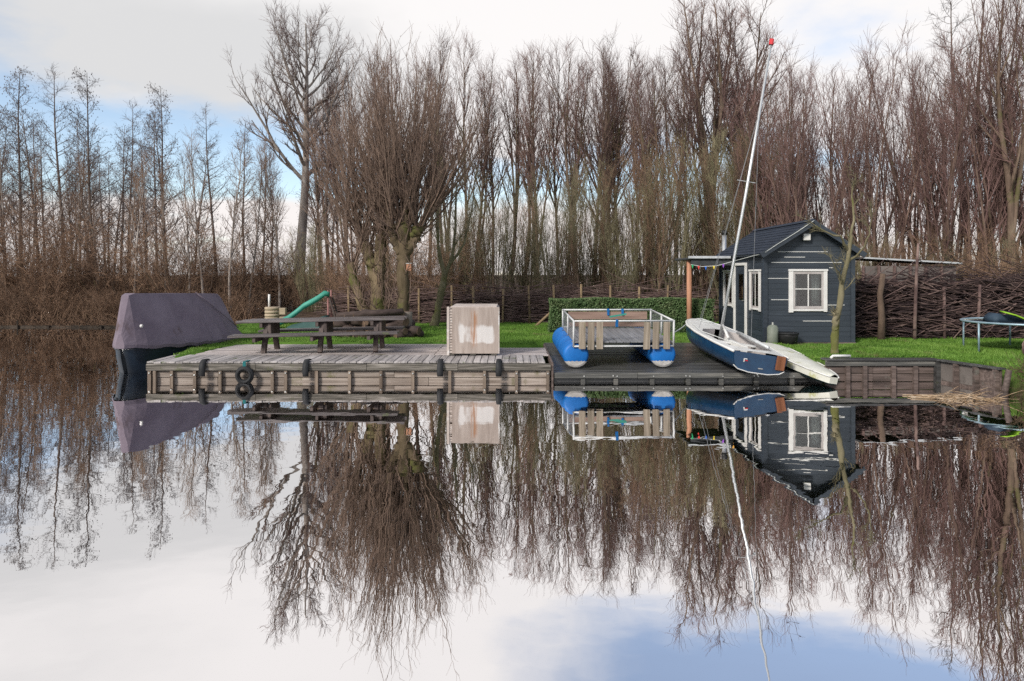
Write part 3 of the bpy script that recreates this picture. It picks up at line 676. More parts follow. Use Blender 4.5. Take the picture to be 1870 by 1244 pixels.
# the wood on the right, behind cabin and brushwood pile
for i in range(12):
    px = 1395 + 500*i/11 + rg.uniform(-8, 8)
    top = np.interp(px, [1395,1450,1560,1660,1760,1900], [150,140,125,85,90,60]) + rg.uniform(-14, 26)
    plant_tree('multi_stem_tree', CO[i % 3], px, rg.uniform(22.6, 27), top, f'reddish many-stemmed bare tree behind cabin and brushwood, {nth(i)} from the left', 'tree', 'many-stemmed trees on the right', parts=('stems', 'crown'))
for i in range(8):
    plant_tree('wood_tree', rg.choice(WT), rg.uniform(1380, 1990), rg.uniform(28, 42), rg.uniform(110, 220), 'bare tree at the back of the wood on the right', 'tree', 'trees at the back of the right wood')
for i, (px, top, Y) in enumerate([(1772,-15,26),(1830,-40,23.5),(1868,-90,21.8)]):
    plant_tree('edge_tree', ALD[3] if i == 0 else WT[1], px, Y, top, f'tall bare tree at the right edge, {nth(i)} of three from the left', 'tree', 'tall trees at the right edge', wide=1.1)
for i in range(16):
    plant_tree('coppice_shrub', (OL+SH)[i % 6], 1570 + 330*i/15 + rg.uniform(-8, 8), rg.uniform(21.5, 24), rg.uniform(400, 470), f'low leafless shrub behind the brushwood pile on the right, {nth(i)} from the cabin', 'shrub', 'low shrubs behind the brushwood pile', parts=('stems', 'crown'))
# ------------------------------------------------------------------ the timber landing stage
DZ = 0.412                                       # deck level
dock = thing('landing_stage', (-3.3, 15.9, 0), 'weathered timber landing stage carrying the picnic table and the panel box', 'dock')
do = Vector(dock.location)
fp_me = MB().box(-.068, .068, -.61, .61, -.035, 0, .006).mesh('plank', M['deck_y'])
x = -7.36; i = 0
while x < .74:
    link('plank', fp_me, dock, (x-do.x, 14.86-do.y+random.uniform(-.012, .012), DZ+random.uniform(-.004, .004)), (random.uniform(-.004, .004), random.uniform(-.01, .01), random.uniform(-.006, .006)))
    x += .1475
segs = [(-7.05,-5.78),(-5.78,-4.47),(-4.47,-3.12),(-3.12,-1.72),(-1.72,-.45),(-.45,.80)]
sm = {}
for (a, b) in segs: sm[a] = MB().box(-(b-a)/2+.006, (b-a)/2-.006, -.068, .068, -.035, 0, .006).mesh('plank', M['deck_x'])
for r in range(16):
    y = 15.55 + r*.1475
    for (a, b) in segs:
        if b > 0 and y > 17.0: continue
        link('plank', sm[a], dock, ((a+b)/2-do.x+random.uniform(-.01, .01), y-do.y, DZ+random.uniform(-.005, .004)), (random.uniform(-.008, .008), random.uniform(-.002, .002), random.uniform(-.003, .003)))
for (a, b) in [(-7.42,-5.2),(-5.2,-2.95),(-2.95,-1.1),(-1.1,.79)]:
    MB().box(a+.004, b-.004, 14.20, 14.252, .235, .372, .008).build('fascia_board', M['fascia'], dock, o=do)
for j, (z0, z1) in enumerate([(.085,.228),(-.07,.077),(-.25,-.078)]):
    off = 0
    for (a, b) in [(-7.40,-6.9+.9*(j%2)),(-6.9+.9*(j%2),-4.6),(-4.6,-2.4+.7*(j%2)),(-2.4+.7*(j%2),.78)]:
        MB().box(a+.004, b-.004, 14.275+.012*(j%2), 14.32, z0, z1, .008).build('quay_plank', M['quay_pale'], dock, o=do)
pm = MB().box(-.03, .03, -.03, .03, -.55, .14, .008).mesh('post', M['post_pale'])
bm_ = MB().tube([(0,.01,0),(0,-.012,0)], .016, 8).mesh('bolt', M['bolt'])
for k, px in enumerate([277, 286, 317, 359, 405, 500, 524, 580, 640, 697, 755, 822, 885, 943, 1000]):
    x = (px-CX)/89.5
    p = link('post', pm, dock, (x-do.x, 14.235-do.y, .09-do.z), (0, 0, random.uniform(-.05, .05)))
    if k % 2 == 0 or random.random() < .5: link('bolt', bm_, p, (0, -.035, random.choice((.10, .06, .09))))
MB().box(-7.42, -7.37, 14.26, 15.9, -.3, .37, .006).build('side_board', M['quay_dark'], dock, o=do)
MB().box(.80, .84, 14.22, 18.0, -.2, .40, .006).build('side_board', M['quay_dark'], dock, o=do)
# rubber fenders draped over the edge, and the tyre
FL = ['leftmost of the black rubber fenders on the landing stage edge', 'black rubber fender right of the hanging tyre', 'black rubber fender below the left corner of the panel box', 'black rubber fender below the right corner of the panel box']
for k, px in enumerate((375, 562, 805, 911)):
    x = (px-CX)/89.5; w_ = .066; prof = [(14.42,.425),(14.26,.435),(14.19,.41),(14.155,.33),(14.14,.22),(14.15,.15+.03*(k % 2)),(14.17,.12)]
    rings = []
    for i, (y, z) in enumerate(prof):
        n = Vector((0, -.5, .85)) if i < 2 else Vector((0, -1, .1)); n.normalize(); wv = w_*(1 - .25*abs(i-4)/4)
        o_ = n*.028
        rings.append([(x-wv, y, z), (x-wv*.9, y+o_.y, z+o_.z), (x, y+o_.y*1.35, z+o_.z*1.35), (x+wv*.9, y+o_.y, z+o_.z), (x+wv, y, z)])
    o = MB().loft(rings, True, (True, True)).build('fender', M['rubber'], None, True, o=(x, 14.2, .1), loc=(x, 14.2, .1))
    tag(o, FL[k], 'fender', 'rubber fenders along the landing stage')
tx = (452-CX)/89.5
ty = thing('hanging_tyre', (tx, 14.14, .15), 'round black tyre hanging on the landing stage front as a fender', 'tyre')
rings = []
for i in range(25):
    a = 2*math.pi*i/24; rings.append([(math.cos(a)*(.135+.058*math.cos(b)*(1 if math.cos(b) > 0 else .8)), .045*math.sin(b), math.sin(a)*(.135+.058*math.cos(b)*(1 if math.cos(b) > 0 else .8))) for b in [2*math.pi*j/10 for j in range(10)]])
MB().loft(rings).build('tyre_body', M['rubber'], ty, True)
rings = []
for i in range(25):
    a = 2*math.pi*i/24; rings.append([(math.cos(a)*(r_), y_, math.sin(a)*(r_)) for (r_, y_) in ((.122,-.052),(.150,-.052),(.150,-.046),(.122,-.046))])
MB().loft(rings).build('tyre_rib', M['rubber'], ty, True)
MB().box(-.03, .03, -.02, .0, .15, .268, .004).box(-.03, .03, -.02, .25, .268, .28, .003).build('strap', M['strap_teal'], ty)

# ------------------------------------------------------------------ slipway and the quay on the right
slip = thing('slipway', (3.6, 16, 0), 'dark wet timber slipway sloping to the water under raft and dinghy', 'slipway')
so = Vector(slip.location); tilt = math.atan(.061)
sp_me = MB().box(-2.755, 2.755, -.068, .068, -.04, 0, .007).mesh('plank', M['slip'])
for r in range(26):
    y = 14.37 + r*.1475
    link('plank', sp_me, slip, (random.uniform(-.015, .015), y-so.y, float(slip_z(y))+random.uniform(-.004, .004)), (tilt, random.uniform(-.001, .001), random.uniform(-.002, .002)))
for (a, b) in [(.86,2.55),(2.55,4.3),(4.3,6.35)]:
    MB().box(a+.004, b-.004, 14.225, 14.275, .075, .182, .008).build('edge_board', M['slip_edge'], slip, o=so)
MB().box(.86, 6.34, 14.33, 14.38, -.25, .07, .006).build('kick_board', M['slip'], slip, o=so)
spm = MB().box(-.045, .045, -.045, .045, -.5, .09, .008).mesh('post', M['slip_edge'])
for k, px in enumerate((1064, 1124, 1190, 1256, 1316, 1380, 1445)):
    p = link('post', spm, slip, ((px-CX)/89.5-so.x, 14.30-so.y, .0))
    link('bolt', bm_, p, (.02, -.08, .12)); 
    if k % 2: link('bolt', bm_, p, (-.06, -.08, .13))

quay = thing('timber_quay', (7.5, 14.4, 0), 'dark plank quay wall with stepped corner right of the slipway', 'quay')
qo = Vector(quay.location)
MB().box(6.37, 8.68, 14.18, 14.48, .435, .468, .006).build('cap_board', M['slip'], quay, o=qo)
MB().box(6.37, 8.66, 14.215, 14.26, .325, .432, .008).build('fascia_board', M['slip_edge'], quay, o=qo)
for (z0, z1) in [(.165,.318),(.005,.158),(-.16,-.002)]:
    for (a, b) in [(6.37,7.35),(7.35,8.60)]:
        MB().box(a+.004, b-.004, 14.27, 14.31, z0, z1, .008).build('quay_plank', M['quay_dark'], quay, o=qo)
qpm = MB().box(-.04, .04, -.035, .035, -.5, .325, .008).mesh('post', M['quay_dark'])
for px in (1545, 1576, 1628, 1668): link('post', qpm, quay, ((px-CX)/89.5-qo.x, 14.235-qo.y, 0))
MB().box(8.58, 8.68, 14.16, 14.27, -.5, .43, .01).build('post', M['slip'], quay, o=qo)
# the return towards the camera
A_, B_ = Vector((8.64, 14.2, 0)), Vector((8.98, 12.85, 0)); dv = (B_-A_).normalized(); nv = Vector((-dv.y, dv.x, 0))
def along(t, off, z): p = A_ + dv*t + nv*off; return (p.x-qo.x, p.y-qo.y, z)
Lr = (B_-A_).length
MB().bar(along(0,.02,.452), along(Lr,.02,.452), .16, .03).build('cap_board', M['slip'], quay)
GS = [M['grey_sheet'], M['grey_sheet'], M['quay_dark']]
for k, (a, b) in enumerate(((.03,.42),(.46,.86),(.90,1.36))):
    MB().bar(along(a,.03,.24), along(b,.03,.24), .03, .38).build('panel', GS[k], quay)
MB().bar(along(0,.03,-.08), along(Lr,.03,-.08), .03, .25).build('quay_plank', M['quay_dark'], quay)
for t in (.44, .88, 1.3):
    p0 = along(t,-.03,-.4); p1 = along(t,-.03,.43)
    MB().bar(p0, p1, .08).build('post', M['quay_dark'], quay)
o = MB().tube([(0,0,-.5),(.02,0,.1),(.09,0,.47)], [.06,.055,.05], 8).build('mooring_post', M['quay_dark'], None, True, loc=(8.86, 12.62, 0))
tag(o, 'leaning brown stake at the end of the stepped quay corner', 'post')

# revetment of the far left bank
M['revet'] = mk('rotten_edging', [(.03,.024,.019),(.075,.058,.045)], 3, rough=.9, rnd=.3)
rev = thing('bank_revetment', (-22, 28.75, 0), 'low dark plank edging along the far left bank', 'bank edging')
ro = Vector(rev.location)
edge = [(-60,29.45),(-46,29.2),(-38,29.1),(-30,29.0),(-24,28.85),(-18,28.7),(-14.5,28.55),(-12.9,28.45),(-10.9,28.0)]
for (a, b) in zip(edge[:-1], edge[1:]):
    MB().bar((a[0]-ro.x,a[1]-ro.y,-.03), (b[0]-ro.x-.02,b[1]-ro.y,-.03+random.uniform(-.03,.03)), .05, .24).build('board', M['revet'], rev)
rpm = MB().tube([(0,0,-.4),(0,0,.30)], .04, 7).mesh('post', M['revet'])
for k in range(14):
    x = -34 + k*1.7 + random.uniform(-.6, .6); y = np.interp(x, [e[0] for e in edge], [e[1] for e in edge])
    link('post', rpm, rev, (x-ro.x, y-.07-ro.y, random.uniform(-.22, .06)), (random.uniform(-.06, .06), random.uniform(-.06, .06), 0))

rng = np.random.default_rng(77); T = Tubes(); k = 1500
ex = rng.uniform(-31, -10.6, k); ey = np.interp(ex, [e[0] for e in edge], [e[1] for e in edge]) + rng.uniform(0, .5, k)
d = np.stack([rng.normal(0, .6, k), rng.normal(-.35, .5, k), np.full(k, .8)], 1)
p, r = grow(rng, np.stack([ex, ey, np.full(k, .02)], 1), d, rng.uniform(.3, 1.1, k), 6, np.full(k, .011), np.full(k, .005), .14, -.05); T.add(p, r, 3)
tag(link('bank_undergrowth', T.mesh('bank_undergrowth', M['twig_brush'])), 'tan dead stalks overhanging the water along the far left bank', 'undergrowth', kind='stuff')

# ------------------------------------------------------------------ dark cabin
CXl, CXr, CYf, CYb, CZ0 = 6.36, 8.64, 17.70, 21.45, .47
RX, RZ, EX, EZ = 7.50, 3.55, 6.22, 2.735
slope = (RZ-EZ)/(RX-EX)
cab = thing('garden_cabin', (7.5, 19.5, .42), 'dark slate-blue plank cabin with white framed window and shingle roof', 'cabin')
co = Vector(cab.location)
def roof_at(x): return RZ - abs(x-RX)*slope - .075
BH = .1345
def clip_poly(x0, x1, z0, z1):
    pts = []
    xs = sorted(set([x0, x1] + [v for v in (RX,) if x0 < v < x1]))
    bot = [(x0, z0), (x1, z0)]
    # cut at the roof line
    lim = (RZ-.075-z1)/slope; a, b = max(x0, RX-lim), min(x1, RX+lim)
    lim0 = (RZ-.075-z0)/slope; a0, b0 = max(x0, RX-lim0), min(x1, RX+lim0)
    if a0 >= b0: return None
    if b - a < .02: a = b = min(max(RX, a0), b0)
    poly = [(a0, z0), (b0, z0)]
    if b0 > b + 1e-4 and b0 >= x1-1e-4 and roof_at(x1) > z0: poly.append((x1, min(z1, roof_at(x1))))
    poly.append((b, z1))
    if b - a > .02: poly.append((a, z1))
    if a0 < a - 1e-4 and a0 <= x0+1e-4 and roof_at(x0) > z0: poly.append((x0, min(z1, roof_at(x0))))
    return poly
W0x, W1x, W0z, W1z = 7.03, 7.90, 1.31, 2.21          # front window opening
z = CZ0; k = 0
while z < RZ-.1:
    z1 = z+BH-.005
    parts_ = [(CXl, CXr)]
    if z1 > W0z and z < W1z: parts_ = [(CXl, W0x), (W1x, CXr)]
    for (a, b) in parts_:
        poly = clip_poly(a, b, z, min(z1, RZ-.09))
        if poly and len(poly) >= 3:
            off = random.uniform(-.003, .003)
            MB().prism(poly, CYf+off, CYf+.03+off).build('wall_board', M['board_navy'], cab, o=co)
    z += BH; k += 1
def zj(zq): return CZ0 + round((zq-CZ0)/BH)*BH - .0025
for (pa, pb, zq) in [(1420,1511,2.69),(1408,1537,2.43),(1514,1521,2.30),(1401,1440,2.03),(1408,1440,1.515),(1511,1542,1.38),(1466,1521,.98),(1432,1470,2.56)]:
    xa, xb = (pa-CX)/72.3, (pb-CX)/72.3; zc = zj(zq)
    MB().box(xa, min(xb, CXr-.02), CYf-.009, CYf-.004, zc-.008, zc+.008).build('bare_strip', M['bare_strip'], cab, o=co)
# left side wall with a door between two narrow windows
openings = [(17.95,18.62,1.31,2.21),(19.02,19.92,.47,2.42),(20.12,20.92,1.31,2.21)]
z = CZ0
while z < 2.70:
    z1 = z+BH-.005; cuts = [(CYf+.04, CYb)]
    for (a, b, c, d) in openings:
        if z1 > c and z < d:
            n_ = []
            for (p, q) in cuts:
                if a > p: n_.append((p, min(a, q)))
                if b < q: n_.append((max(b, p), q))
            cuts = n_
    for (p, q) in cuts:
        if q-p > .02: MB().box(CXl, CXl+.03, p, q, z, min(z1, 2.72)).build('wall_board', M['board_navy_y'], cab, o=co)
    z += BH
MB().box(CXr-.03, CXr, CYf+.04, CYb, CZ0, 2.72).build('side_wall', M['board_navy_y'], cab, o=co)
poly = [(CXl,CZ0),(CXr,CZ0),(CXr,2.74),(RX,RZ-.08),(CXl,2.74)]
MB().prism(poly, CYb, CYb+.04).build('back_wall', M['interior'], cab, o=co)
MB().box(CXl+.04, CXr-.04, CYf+.05, CYb-.01, CZ0-.02, CZ0+.02).build('floor', M['interior'], cab, o=co)
MB().box(CXl-.03, CXr+.03, CYf-.03, CYb+.05, .36, CZ0-.006).build('plinth', M['quay_dark'], cab, o=co)
for (x, y) in ((CXl-.012, CYf-.012), (CXr-.088, CYf-.012)):
    MB().box(x, x+.10, y-.02, y+.005, CZ0, 2.74).build('corner_board', M['board_navy'], cab, o=co)
MB().box(CXl-.034, CXl-.006, CYf-.03, CYf+.07, CZ0, 2.74).build('corner_board', M['board_navy_y'], cab, o=co)
MB().box(CXl-.028, CXl-.006, CYb-.08, CYb+.02, CZ0, 2.78).build('corner_board', M['board_navy_y'], cab, o=co)
glass = bpy.data.materials.new('window_glass'); glass.use_nodes = True
nt = glass.node_tree; nt.nodes.clear()
go_ = nt.nodes.new('ShaderNodeOutputMaterial'); gm_ = nt.nodes.new('ShaderNodeMixShader'); gt = nt.nodes.new('ShaderNodeBsdfTransparent'); gg = nt.nodes.new('ShaderNodeBsdfGlossy')
gt.inputs[0].default_value = (.86,.90,.89,1); gg.inputs['Roughness'].default_value = .02; gf = nt.nodes.new('ShaderNodeFresnel'); gf.inputs[0].default_value = 1.8
nt.links.new(gf.outputs[0], gm_.inputs[0]); nt.links.new(gt.outputs[0], gm_.inputs[1]); nt.links.new(gg.outputs[0], gm_.inputs[2]); nt.links.new(gm_.outputs[0], go_.inputs[0])
# the front window
wn = thing('window', (W0x-co.x, CYf-co.y, W0z-co.z), None, None); wn.parent = cab
wW, wH = W1x-W0x, W1z-W0z
MB().box(-.05,-.001+.06,-.045,-.006,-.09,wH+.05,.006).build('frame', M['white_trim'], wn); MB().box(wW-.045,wW+.045,-.045,-.006,-.075,wH+.05,.006).build('frame', M['white_trim'], wn)
MB().box(-.06,wW+.06,-.055,-.008,wH+.05,wH+.105,.006).build('head_trim', M['white_trim'], wn)
MB().box(.061,wW-.046,-.05,-.01,-.055,-.005,.006).build('sill', M['white_trim'], wn)
MB().box(.061,.11,-.03,0,0,wH+.049,.004).box(wW-.095,wW-.046,-.03,0,0,wH+.049,.004).box(.111,wW-.096,-.03,0,0,.07,.004).box(.111,wW-.096,-.03,0,wH-.02,wH+.049,.004).build('sash', M['sash'], wn)
xm = (.11+wW-.095)/2; zm = (.07+wH-.02)/2+.03
MB().box(xm-.014,xm+.014,-.024,-.002,.071,wH-.021).build('glazing_bar', M['white_trim'], wn)
MB().box(.111,xm-.015,-.024,-.002,zm-.012,zm+.012).box(xm+.015,wW-.096,-.024,-.002,zm-.012,zm+.012).build('glazing_bar', M['white_trim'], wn)
for (a, b) in ((.111,xm-.014),(xm+.014,wW-.096)):
    for (c, d) in ((.071,zm-.012),(zm+.012,wH-.021)):
        MB().box(a,b,-.014,-.010,c,d).build('pane', glass, wn)
def curtain(x0, x1, y, z0, z1, amp, parent, vert=False):
    n = 14; rings = []
    for i in range(n+1):
        x = x0+(x1-x0)*i/n; yy = y+amp*math.sin(i*2.4)
        rings.append([(x,yy,z0),(x,yy+.004,z0),(x,yy+.004,z1),(x,yy,z1)] if not vert else [(yy,x,z0),(yy+.004,x,z0),(yy+.004,x,z1),(yy,x,z1)])
    return MB().loft(rings, True, (True, True)).build('curtain', M['curtain'], parent, True)
curtain(xm+.12, wW-.09, .09, .0, wH, .018, wn); curtain(.09, .20, .09, .0, wH, .012, wn)
# side windows and door
def side_window(y0, y1, z0, z1, curt):
    wv = thing('window', (CXl-co.x, y0-co.y, z0-co.z), None, None); wv.parent = cab
    d = y1-y0; h = z1-z0
    MB().box(-.045,-.006,-.06,.03,-.08,h+.05,.005).build('frame', M['white_trim'], wv); MB().box(-.045,-.006,d-.03,d+.06,-.08,h+.05,.005).build('frame', M['white_trim'], wv)
    MB().box(-.055,-.006,-.08,d+.08,h+.05,h+.10,.005).build('head_trim', M['white_trim'], wv)
    MB().box(-.05,-.006,.031,d-.031,-.05,0,.005).build('sill', M['white_trim'], wv)
    MB().box(-.03,.0,.031,.075,.001,h+.049).box(-.03,0,d-.075,d-.031,.001,h+.049).box(-.03,0,.076,d-.076,.001,.05).box(-.03,0,.076,d-.076,h-.01,h+.049).build('sash', M['sash'], wv)
    MB().box(-.022,-.004,d/2-.012,d/2+.012,.051,h-.011).build('glazing_bar', M['white_trim'], wv)
    for (a, b) in ((.076,d/2-.013),(d/2+.013,d-.076)): MB().box(-.014,-.010,a,b,.051,h-.011).build('pane', glass, wv)
    curtain(.05, .05+d*curt, .09, 0, h, .015, wv, True)
side_window(17.95, 18.62, 1.31, 2.21, .5); side_window(20.12, 20.92, 1.31, 2.21, .85)
dr = thing('door', (CXl-co.x, 19.02-co.y, .47-co.z), None, None); dr.parent = cab
MB().box(-.05,-.006,-.075,.015,0,2.03,.005).box(-.05,-.006,.885,.975,0,2.03,.005).box(-.05,-.006,.016,.884,1.955,2.03,.005).build('door_frame', M['white_trim'], dr)
MB().box(-.012,.03,.018,.882,.01,1.0).box(-.012,.03,.018,.882,1.72,1.95).box(-.012,.03,.018,.22,1.001,1.719).box(-.012,.03,.68,.882,1.001,1.719).build('leaf', M['board_navy_y'], dr)
MB().box(.005,.009,.221,.679,1.002,1.718).build('pane', glass, dr)
MB().bar((-.05,.10,1.0),(-.05,.22,1.0),.02).box(-.05,-.012,.10,.12,.99,1.01).build('handle', M['bolt'], dr)
# roof in overlapping shingle courses, bargeboards, lamp
Yf, Yb = 17.46, 21.66
roof = thing('roof', (RX-co.x, 0-co.y, RZ-co.z), None, None); roof.parent = cab
sl = math.hypot(RX-EX, RZ-EZ); ca, sa = (RX-EX)/sl, (RZ-EZ)/sl
nC = 10
for sgn in (-1, 1):
    MB().add([(sgn*(.0), Yf, -.035),(sgn*sl*ca, Yf, -sl*sa-.035),(sgn*sl*ca, Yb, -sl*sa-.035),(0, Yb, -.035),(0, Yf, -.075),(sgn*sl*ca, Yf, -sl*sa-.075),(sgn*sl*ca, Yb, -sl*sa-.075),(0, Yb, -.075)],
             [(0,1,2,3),(7,6,5,4),(0,4,5,1),(1,5,6,2),(2,6,7,3),(3,7,4,0)]).build('roof_deck', M['board_navy'], roof)
    for c in range(nC):
        s0 = sl*c/nC; s1 = sl*(c+1)/nC + .025
        y = Yf-.02; k = 0
        n_t = 11
        for tN in range(n_t):
            ya = Yf-.02 + (Yb-Yf+.04)*tN/n_t + (.18 if c % 2 and tN else 0) ; yb_ = Yf-.02 + (Yb-Yf+.04)*(tN+1)/n_t + (.18 if c % 2 and tN < n_t-1 else 0) - .006
            v = []
            for (s, lift) in ((s0, .004), (s1, .022+random.uniform(0, .004))):
                for yy in (ya, yb_):
                    v.append((sgn*(s*ca), yy, -s*sa-.03+lift))
            t_ = .012
            v2 = [(p[0], p[1], p[2]-t_) for p in v]
            MB().add(v+v2, [(0,1,3,2),(6,7,5,4),(2,3,7,6),(0,2,6,4),(1,5,7,3),(0,4,5,1)]).build('shingle', M['shingle'], roof)
    MB().bar((sgn*.0, Yf-.035, -.075), (sgn*(sl+.02)*ca, Yf-.035, -(sl+.02)*sa-.075), .025, .13).build('bargeboard', M['board_navy'], roof)
MB().add([(-.11,Yf-.03,-.05),(0,Yf-.03,.02),(.11,Yf-.03,-.05),(-.11,Yb+.02,-.05),(0,Yb+.02,.02),(.11,Yb+.02,-.05)], [(0,1,4,3),(1,2,5,4),(0,3,5,2),(0,2,1),(3,4,5)]).build('ridge_cap', M['shingle'], roof)
lamp = thing('gable_lamp', (7.40, CYf, 3.12), 'small white box lamp under the cabin gable', 'lamp')
MB().box(-.085,.085,-.13,-.055,-.085,.085,.012).build('lamp_box', M['white_trim'], lamp)
MB().box(-.04,.04,-.055,-.004,-.04,.04).build('bracket', M['black'], lamp)
flue = thing('stove_pipe', (6.62, 21.85, .45), 'short metal stove pipe with black cap behind the cabin roof', 'chimney')
MB().tube([(0,0,0),(0,0,2.95)], .075, 12).build('pipe', M['pipe_metal'], flue, True)
MB().tube([(0,0,2.96),(0,0,3.10)], .085, 12).build('cap', M['black'], flue, True)
# porch roof on the far side and its post
por = thing('porch_canopy', (5.6, 20.6, .45), 'flat dark canopy with orange wooden post left of the cabin', 'canopy')
po = Vector(por.location)
MB().box(5.02,6.33,19.9,21.6,2.60,2.66,.01).build('roof_board', M['felt'], por, o=po)
MB().box(5.0,6.2,19.86,19.9,2.63,2.70,.006).build('edge_trim', M['galv'], por, o=po)
MB().box(5.1,6.32,19.95,20.02,2.44,2.595).build('beam', M['felt'], por, o=po)
MB().tube([(5.16,20.4,.4),(5.16,20.4,2.595)], .075, 10).build('post', M['orange_wood'], por, True, o=po)
bun = thing('bunting', (5.6, 19.6, 2.4), 'string of small coloured flags hung from canopy to cabin corner', 'bunting')
bo = Vector(bun.location)
line = [(5.06,19.84,2.46),(5.35,19.75,2.40),(5.7,19.5,2.42),(6.05,19.0,2.55),(6.2,18.0,2.66),(6.24,17.42,2.70),(6.6,17.40,2.94),(7.05,17.40,3.22),(7.5,17.40,3.52)]
MB().tube(line, .008, 5).build('string', M['rope'], bun, o=bo)
fl_c = [(.02,.30,.12),(.6,.05,.04),(.02,.12,.5),(.65,.5,.04),(.25,.08,.45),(.6,.3,.05),(.1,.4,.4),(.5,.5,.5)]
for k in range(6):
    t = .15 + k*.55; i = int(t); u = t-i; p = Vector(line[i])*(1-u)+Vector(line[i+1])*u
    m = mk('flag_%d' % k, [fl_c[k % 8], fl_c[k % 8]], 3, rough=.8)
    MB().add([(p.x-.03,p.y,p.z),(p.x+.03,p.y-.02,p.z),(p.x,p.y-.02,p.z-.11),(p.x-.03,p.y+.003,p.z),(p.x+.03,p.y-.017,p.z),(p.x,p.y-.017,p.z-.11)], [(0,1,2),(5,4,3),(0,3,4,1),(1,4,5,2),(2,5,3,0)]).build('flag', m, bun, o=bo)
gas = thing('gas_bottle', (6.36+.12, 17.42, .43), 'grey green gas bottle standing at the cabin corner', 'gas bottle')
MB().tube([(0,0,0),(0,0,.03),(0,0,.42),(0,0,.48),(0,0,.50)], [.12,.135,.135,.10,.04], 14).build('body', M['bottle_gas'], gas, True)
MB().tube([(0,0,.5),(0,0,.56)], .025, 8).build('valve', M['bolt'], gas)
bk = thing('black_tub', (6.85, 17.40, .43), 'low black tub on the grass below the cabin window', 'tub')
MB().tube([(0,0,0),(0,0,.22),(0,0,.30)], [.20,.24,.25], 14).build('body', M['black'], bk, True)
MB().tube([(0,0,.27),(0,0,.31)], .262, 14).build('rim', M['rubber'], bk, True)

# ------------------------------------------------------------------ hedge
rng = np.random.default_rng(91)
hx0, hx1, hy0, hy1, hz1 = 1.12, 6.0, 20.7, 21.4, 1.46
hm = mk('hedge_leaf', [(.055,.100,.035),(.095,.155,.060),(.15,.19,.09)], 3, rough=.65, moss=(.13,.085,.05), moss_amt=.18, moss_scale=1.4)
hed = thing('clipped_hedge', (3.5, 21.05, .43), 'neatly clipped low green hedge behind the blue raft', 'hedge')
n = 34000
face = rng.choice(4, n, p=[.55,.22,.10,.13])
P_ = np.stack([rng.uniform(hx0,hx1,n), rng.uniform(hy0,hy1,n), .43+(hz1-.43)*rng.random(n)], 1)
dep = np.abs(rng.normal(0, .05, n))
P_[face==0,1] = hy0+dep[face==0]; P_[face==1,2] = hz1-dep[face==1]; P_[face==2,0] = hx0+dep[face==2]
P_ += np.stack([.03*np.sin(P_[:,2]*5+P_[:,0]*2), .035*np.sin(P_[:,0]*4+P_[:,2]*3), .02*np.sin(P_[:,0]*3)], 1)
def leaves(P_, size, rng):
    n = len(P_); a = rng.normal(size=(n,3)); a = norm(a); b = norm(np.cross(a, rng.normal(size=(n,3))))
    s = (size*rng.uniform(.6,1.3,n))[:,None]
    V = np.stack([P_-a*s, P_+b*s*.55, P_+a*s, P_-b*s*.55], 1).reshape(-1,3)
    return V, np.arange(n*4).reshape(n,4)
V, Q = leaves(P_-np.array([3.5,21.05,.43]), .030, rng)
tag(link('leaves', np_mesh('leaves', V, Q, hm), hed), kind='stuff')
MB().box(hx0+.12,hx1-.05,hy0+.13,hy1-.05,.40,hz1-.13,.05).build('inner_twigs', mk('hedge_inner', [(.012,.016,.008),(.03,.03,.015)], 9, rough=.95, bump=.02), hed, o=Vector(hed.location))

# ------------------------------------------------------------------ raft on two blue floats
raft = thing('float_raft', (2.33, 14.66, float(slip_z(14.66))+.006), 'homemade raft on two blue round floats with white railing', 'raft', rot=(R(3.6), 0, R(2.2)))
PR, PL = .275, 2.45
for sx in (-1, 1):
    f = thing('float', (sx*.92-.07, .03, PR), None, None); f.parent = raft
    prof = [(0,.05),(.006,.215),(.022,.25),(.05,.268)] + [(.1+ (PL-.2)*i/30, PR - (.02 if i % 2 else 0)) for i in range(31)] + [(PL-.075,.262),(PL-.04,.245),(PL-.015,.17),(PL,.05)]
    MB().tube([(0,y,0) for y, _ in prof], [r for _, r in prof], 24).build('barrel', M['blue_plastic'], f, True)
    # pale worn lower part of the end cap
    rings = []
    for (y, r) in ((.0015,.218),(.0175,.2535),(.046,.2715)):
        a0 = math.asin(.125/r); aa = [math.pi+a0+(math.pi-2*a0)*j/14 for j in range(15)]
        rings.append([(r*math.cos(a), y-.004, r*math.sin(a)+.006*math.sin(j*2.1)*(j in (0,14))) for j, a in enumerate(aa)])
    top_ = [(p[0]*.97, -.004, -.122+.008*math.sin(i*1.9)) for i, p in enumerate(rings[0])]
    MB().loft([top_]+rings, False).build('worn_end', M['worn_white'], f)
RZ0 = .575
RX0, RX1, RYa, RYb, RH = -1.05, 1.05, .0, 2.04, .425
def rtube(name, pts, r=.019, m='white_frame'): return MB().tube(pts, r, 8).build(name, M[m], raft, True)
rtube('top_rail', [(RX0,RYa,RZ0+RH),(RX1,RYa,RZ0+RH)]); rtube('top_rail', [(RX0,RYb,RZ0+RH),(RX1,RYb,RZ0+RH)])
rtube('top_rail', [(RX0,RYa,RZ0+RH),(RX0,RYb,RZ0+RH)], m='galv'); rtube('top_rail', [(RX1,RYa,RZ0+RH),(RX1,RYb,RZ0+RH)])
rtube('bottom_rail', [(RX0,RYa,RZ0-.105),(RX1,RYa,RZ0-.105)]); rtube('bottom_rail', [(RX0,RYb,RZ0+.02),(RX1,RYb,RZ0+.02)])
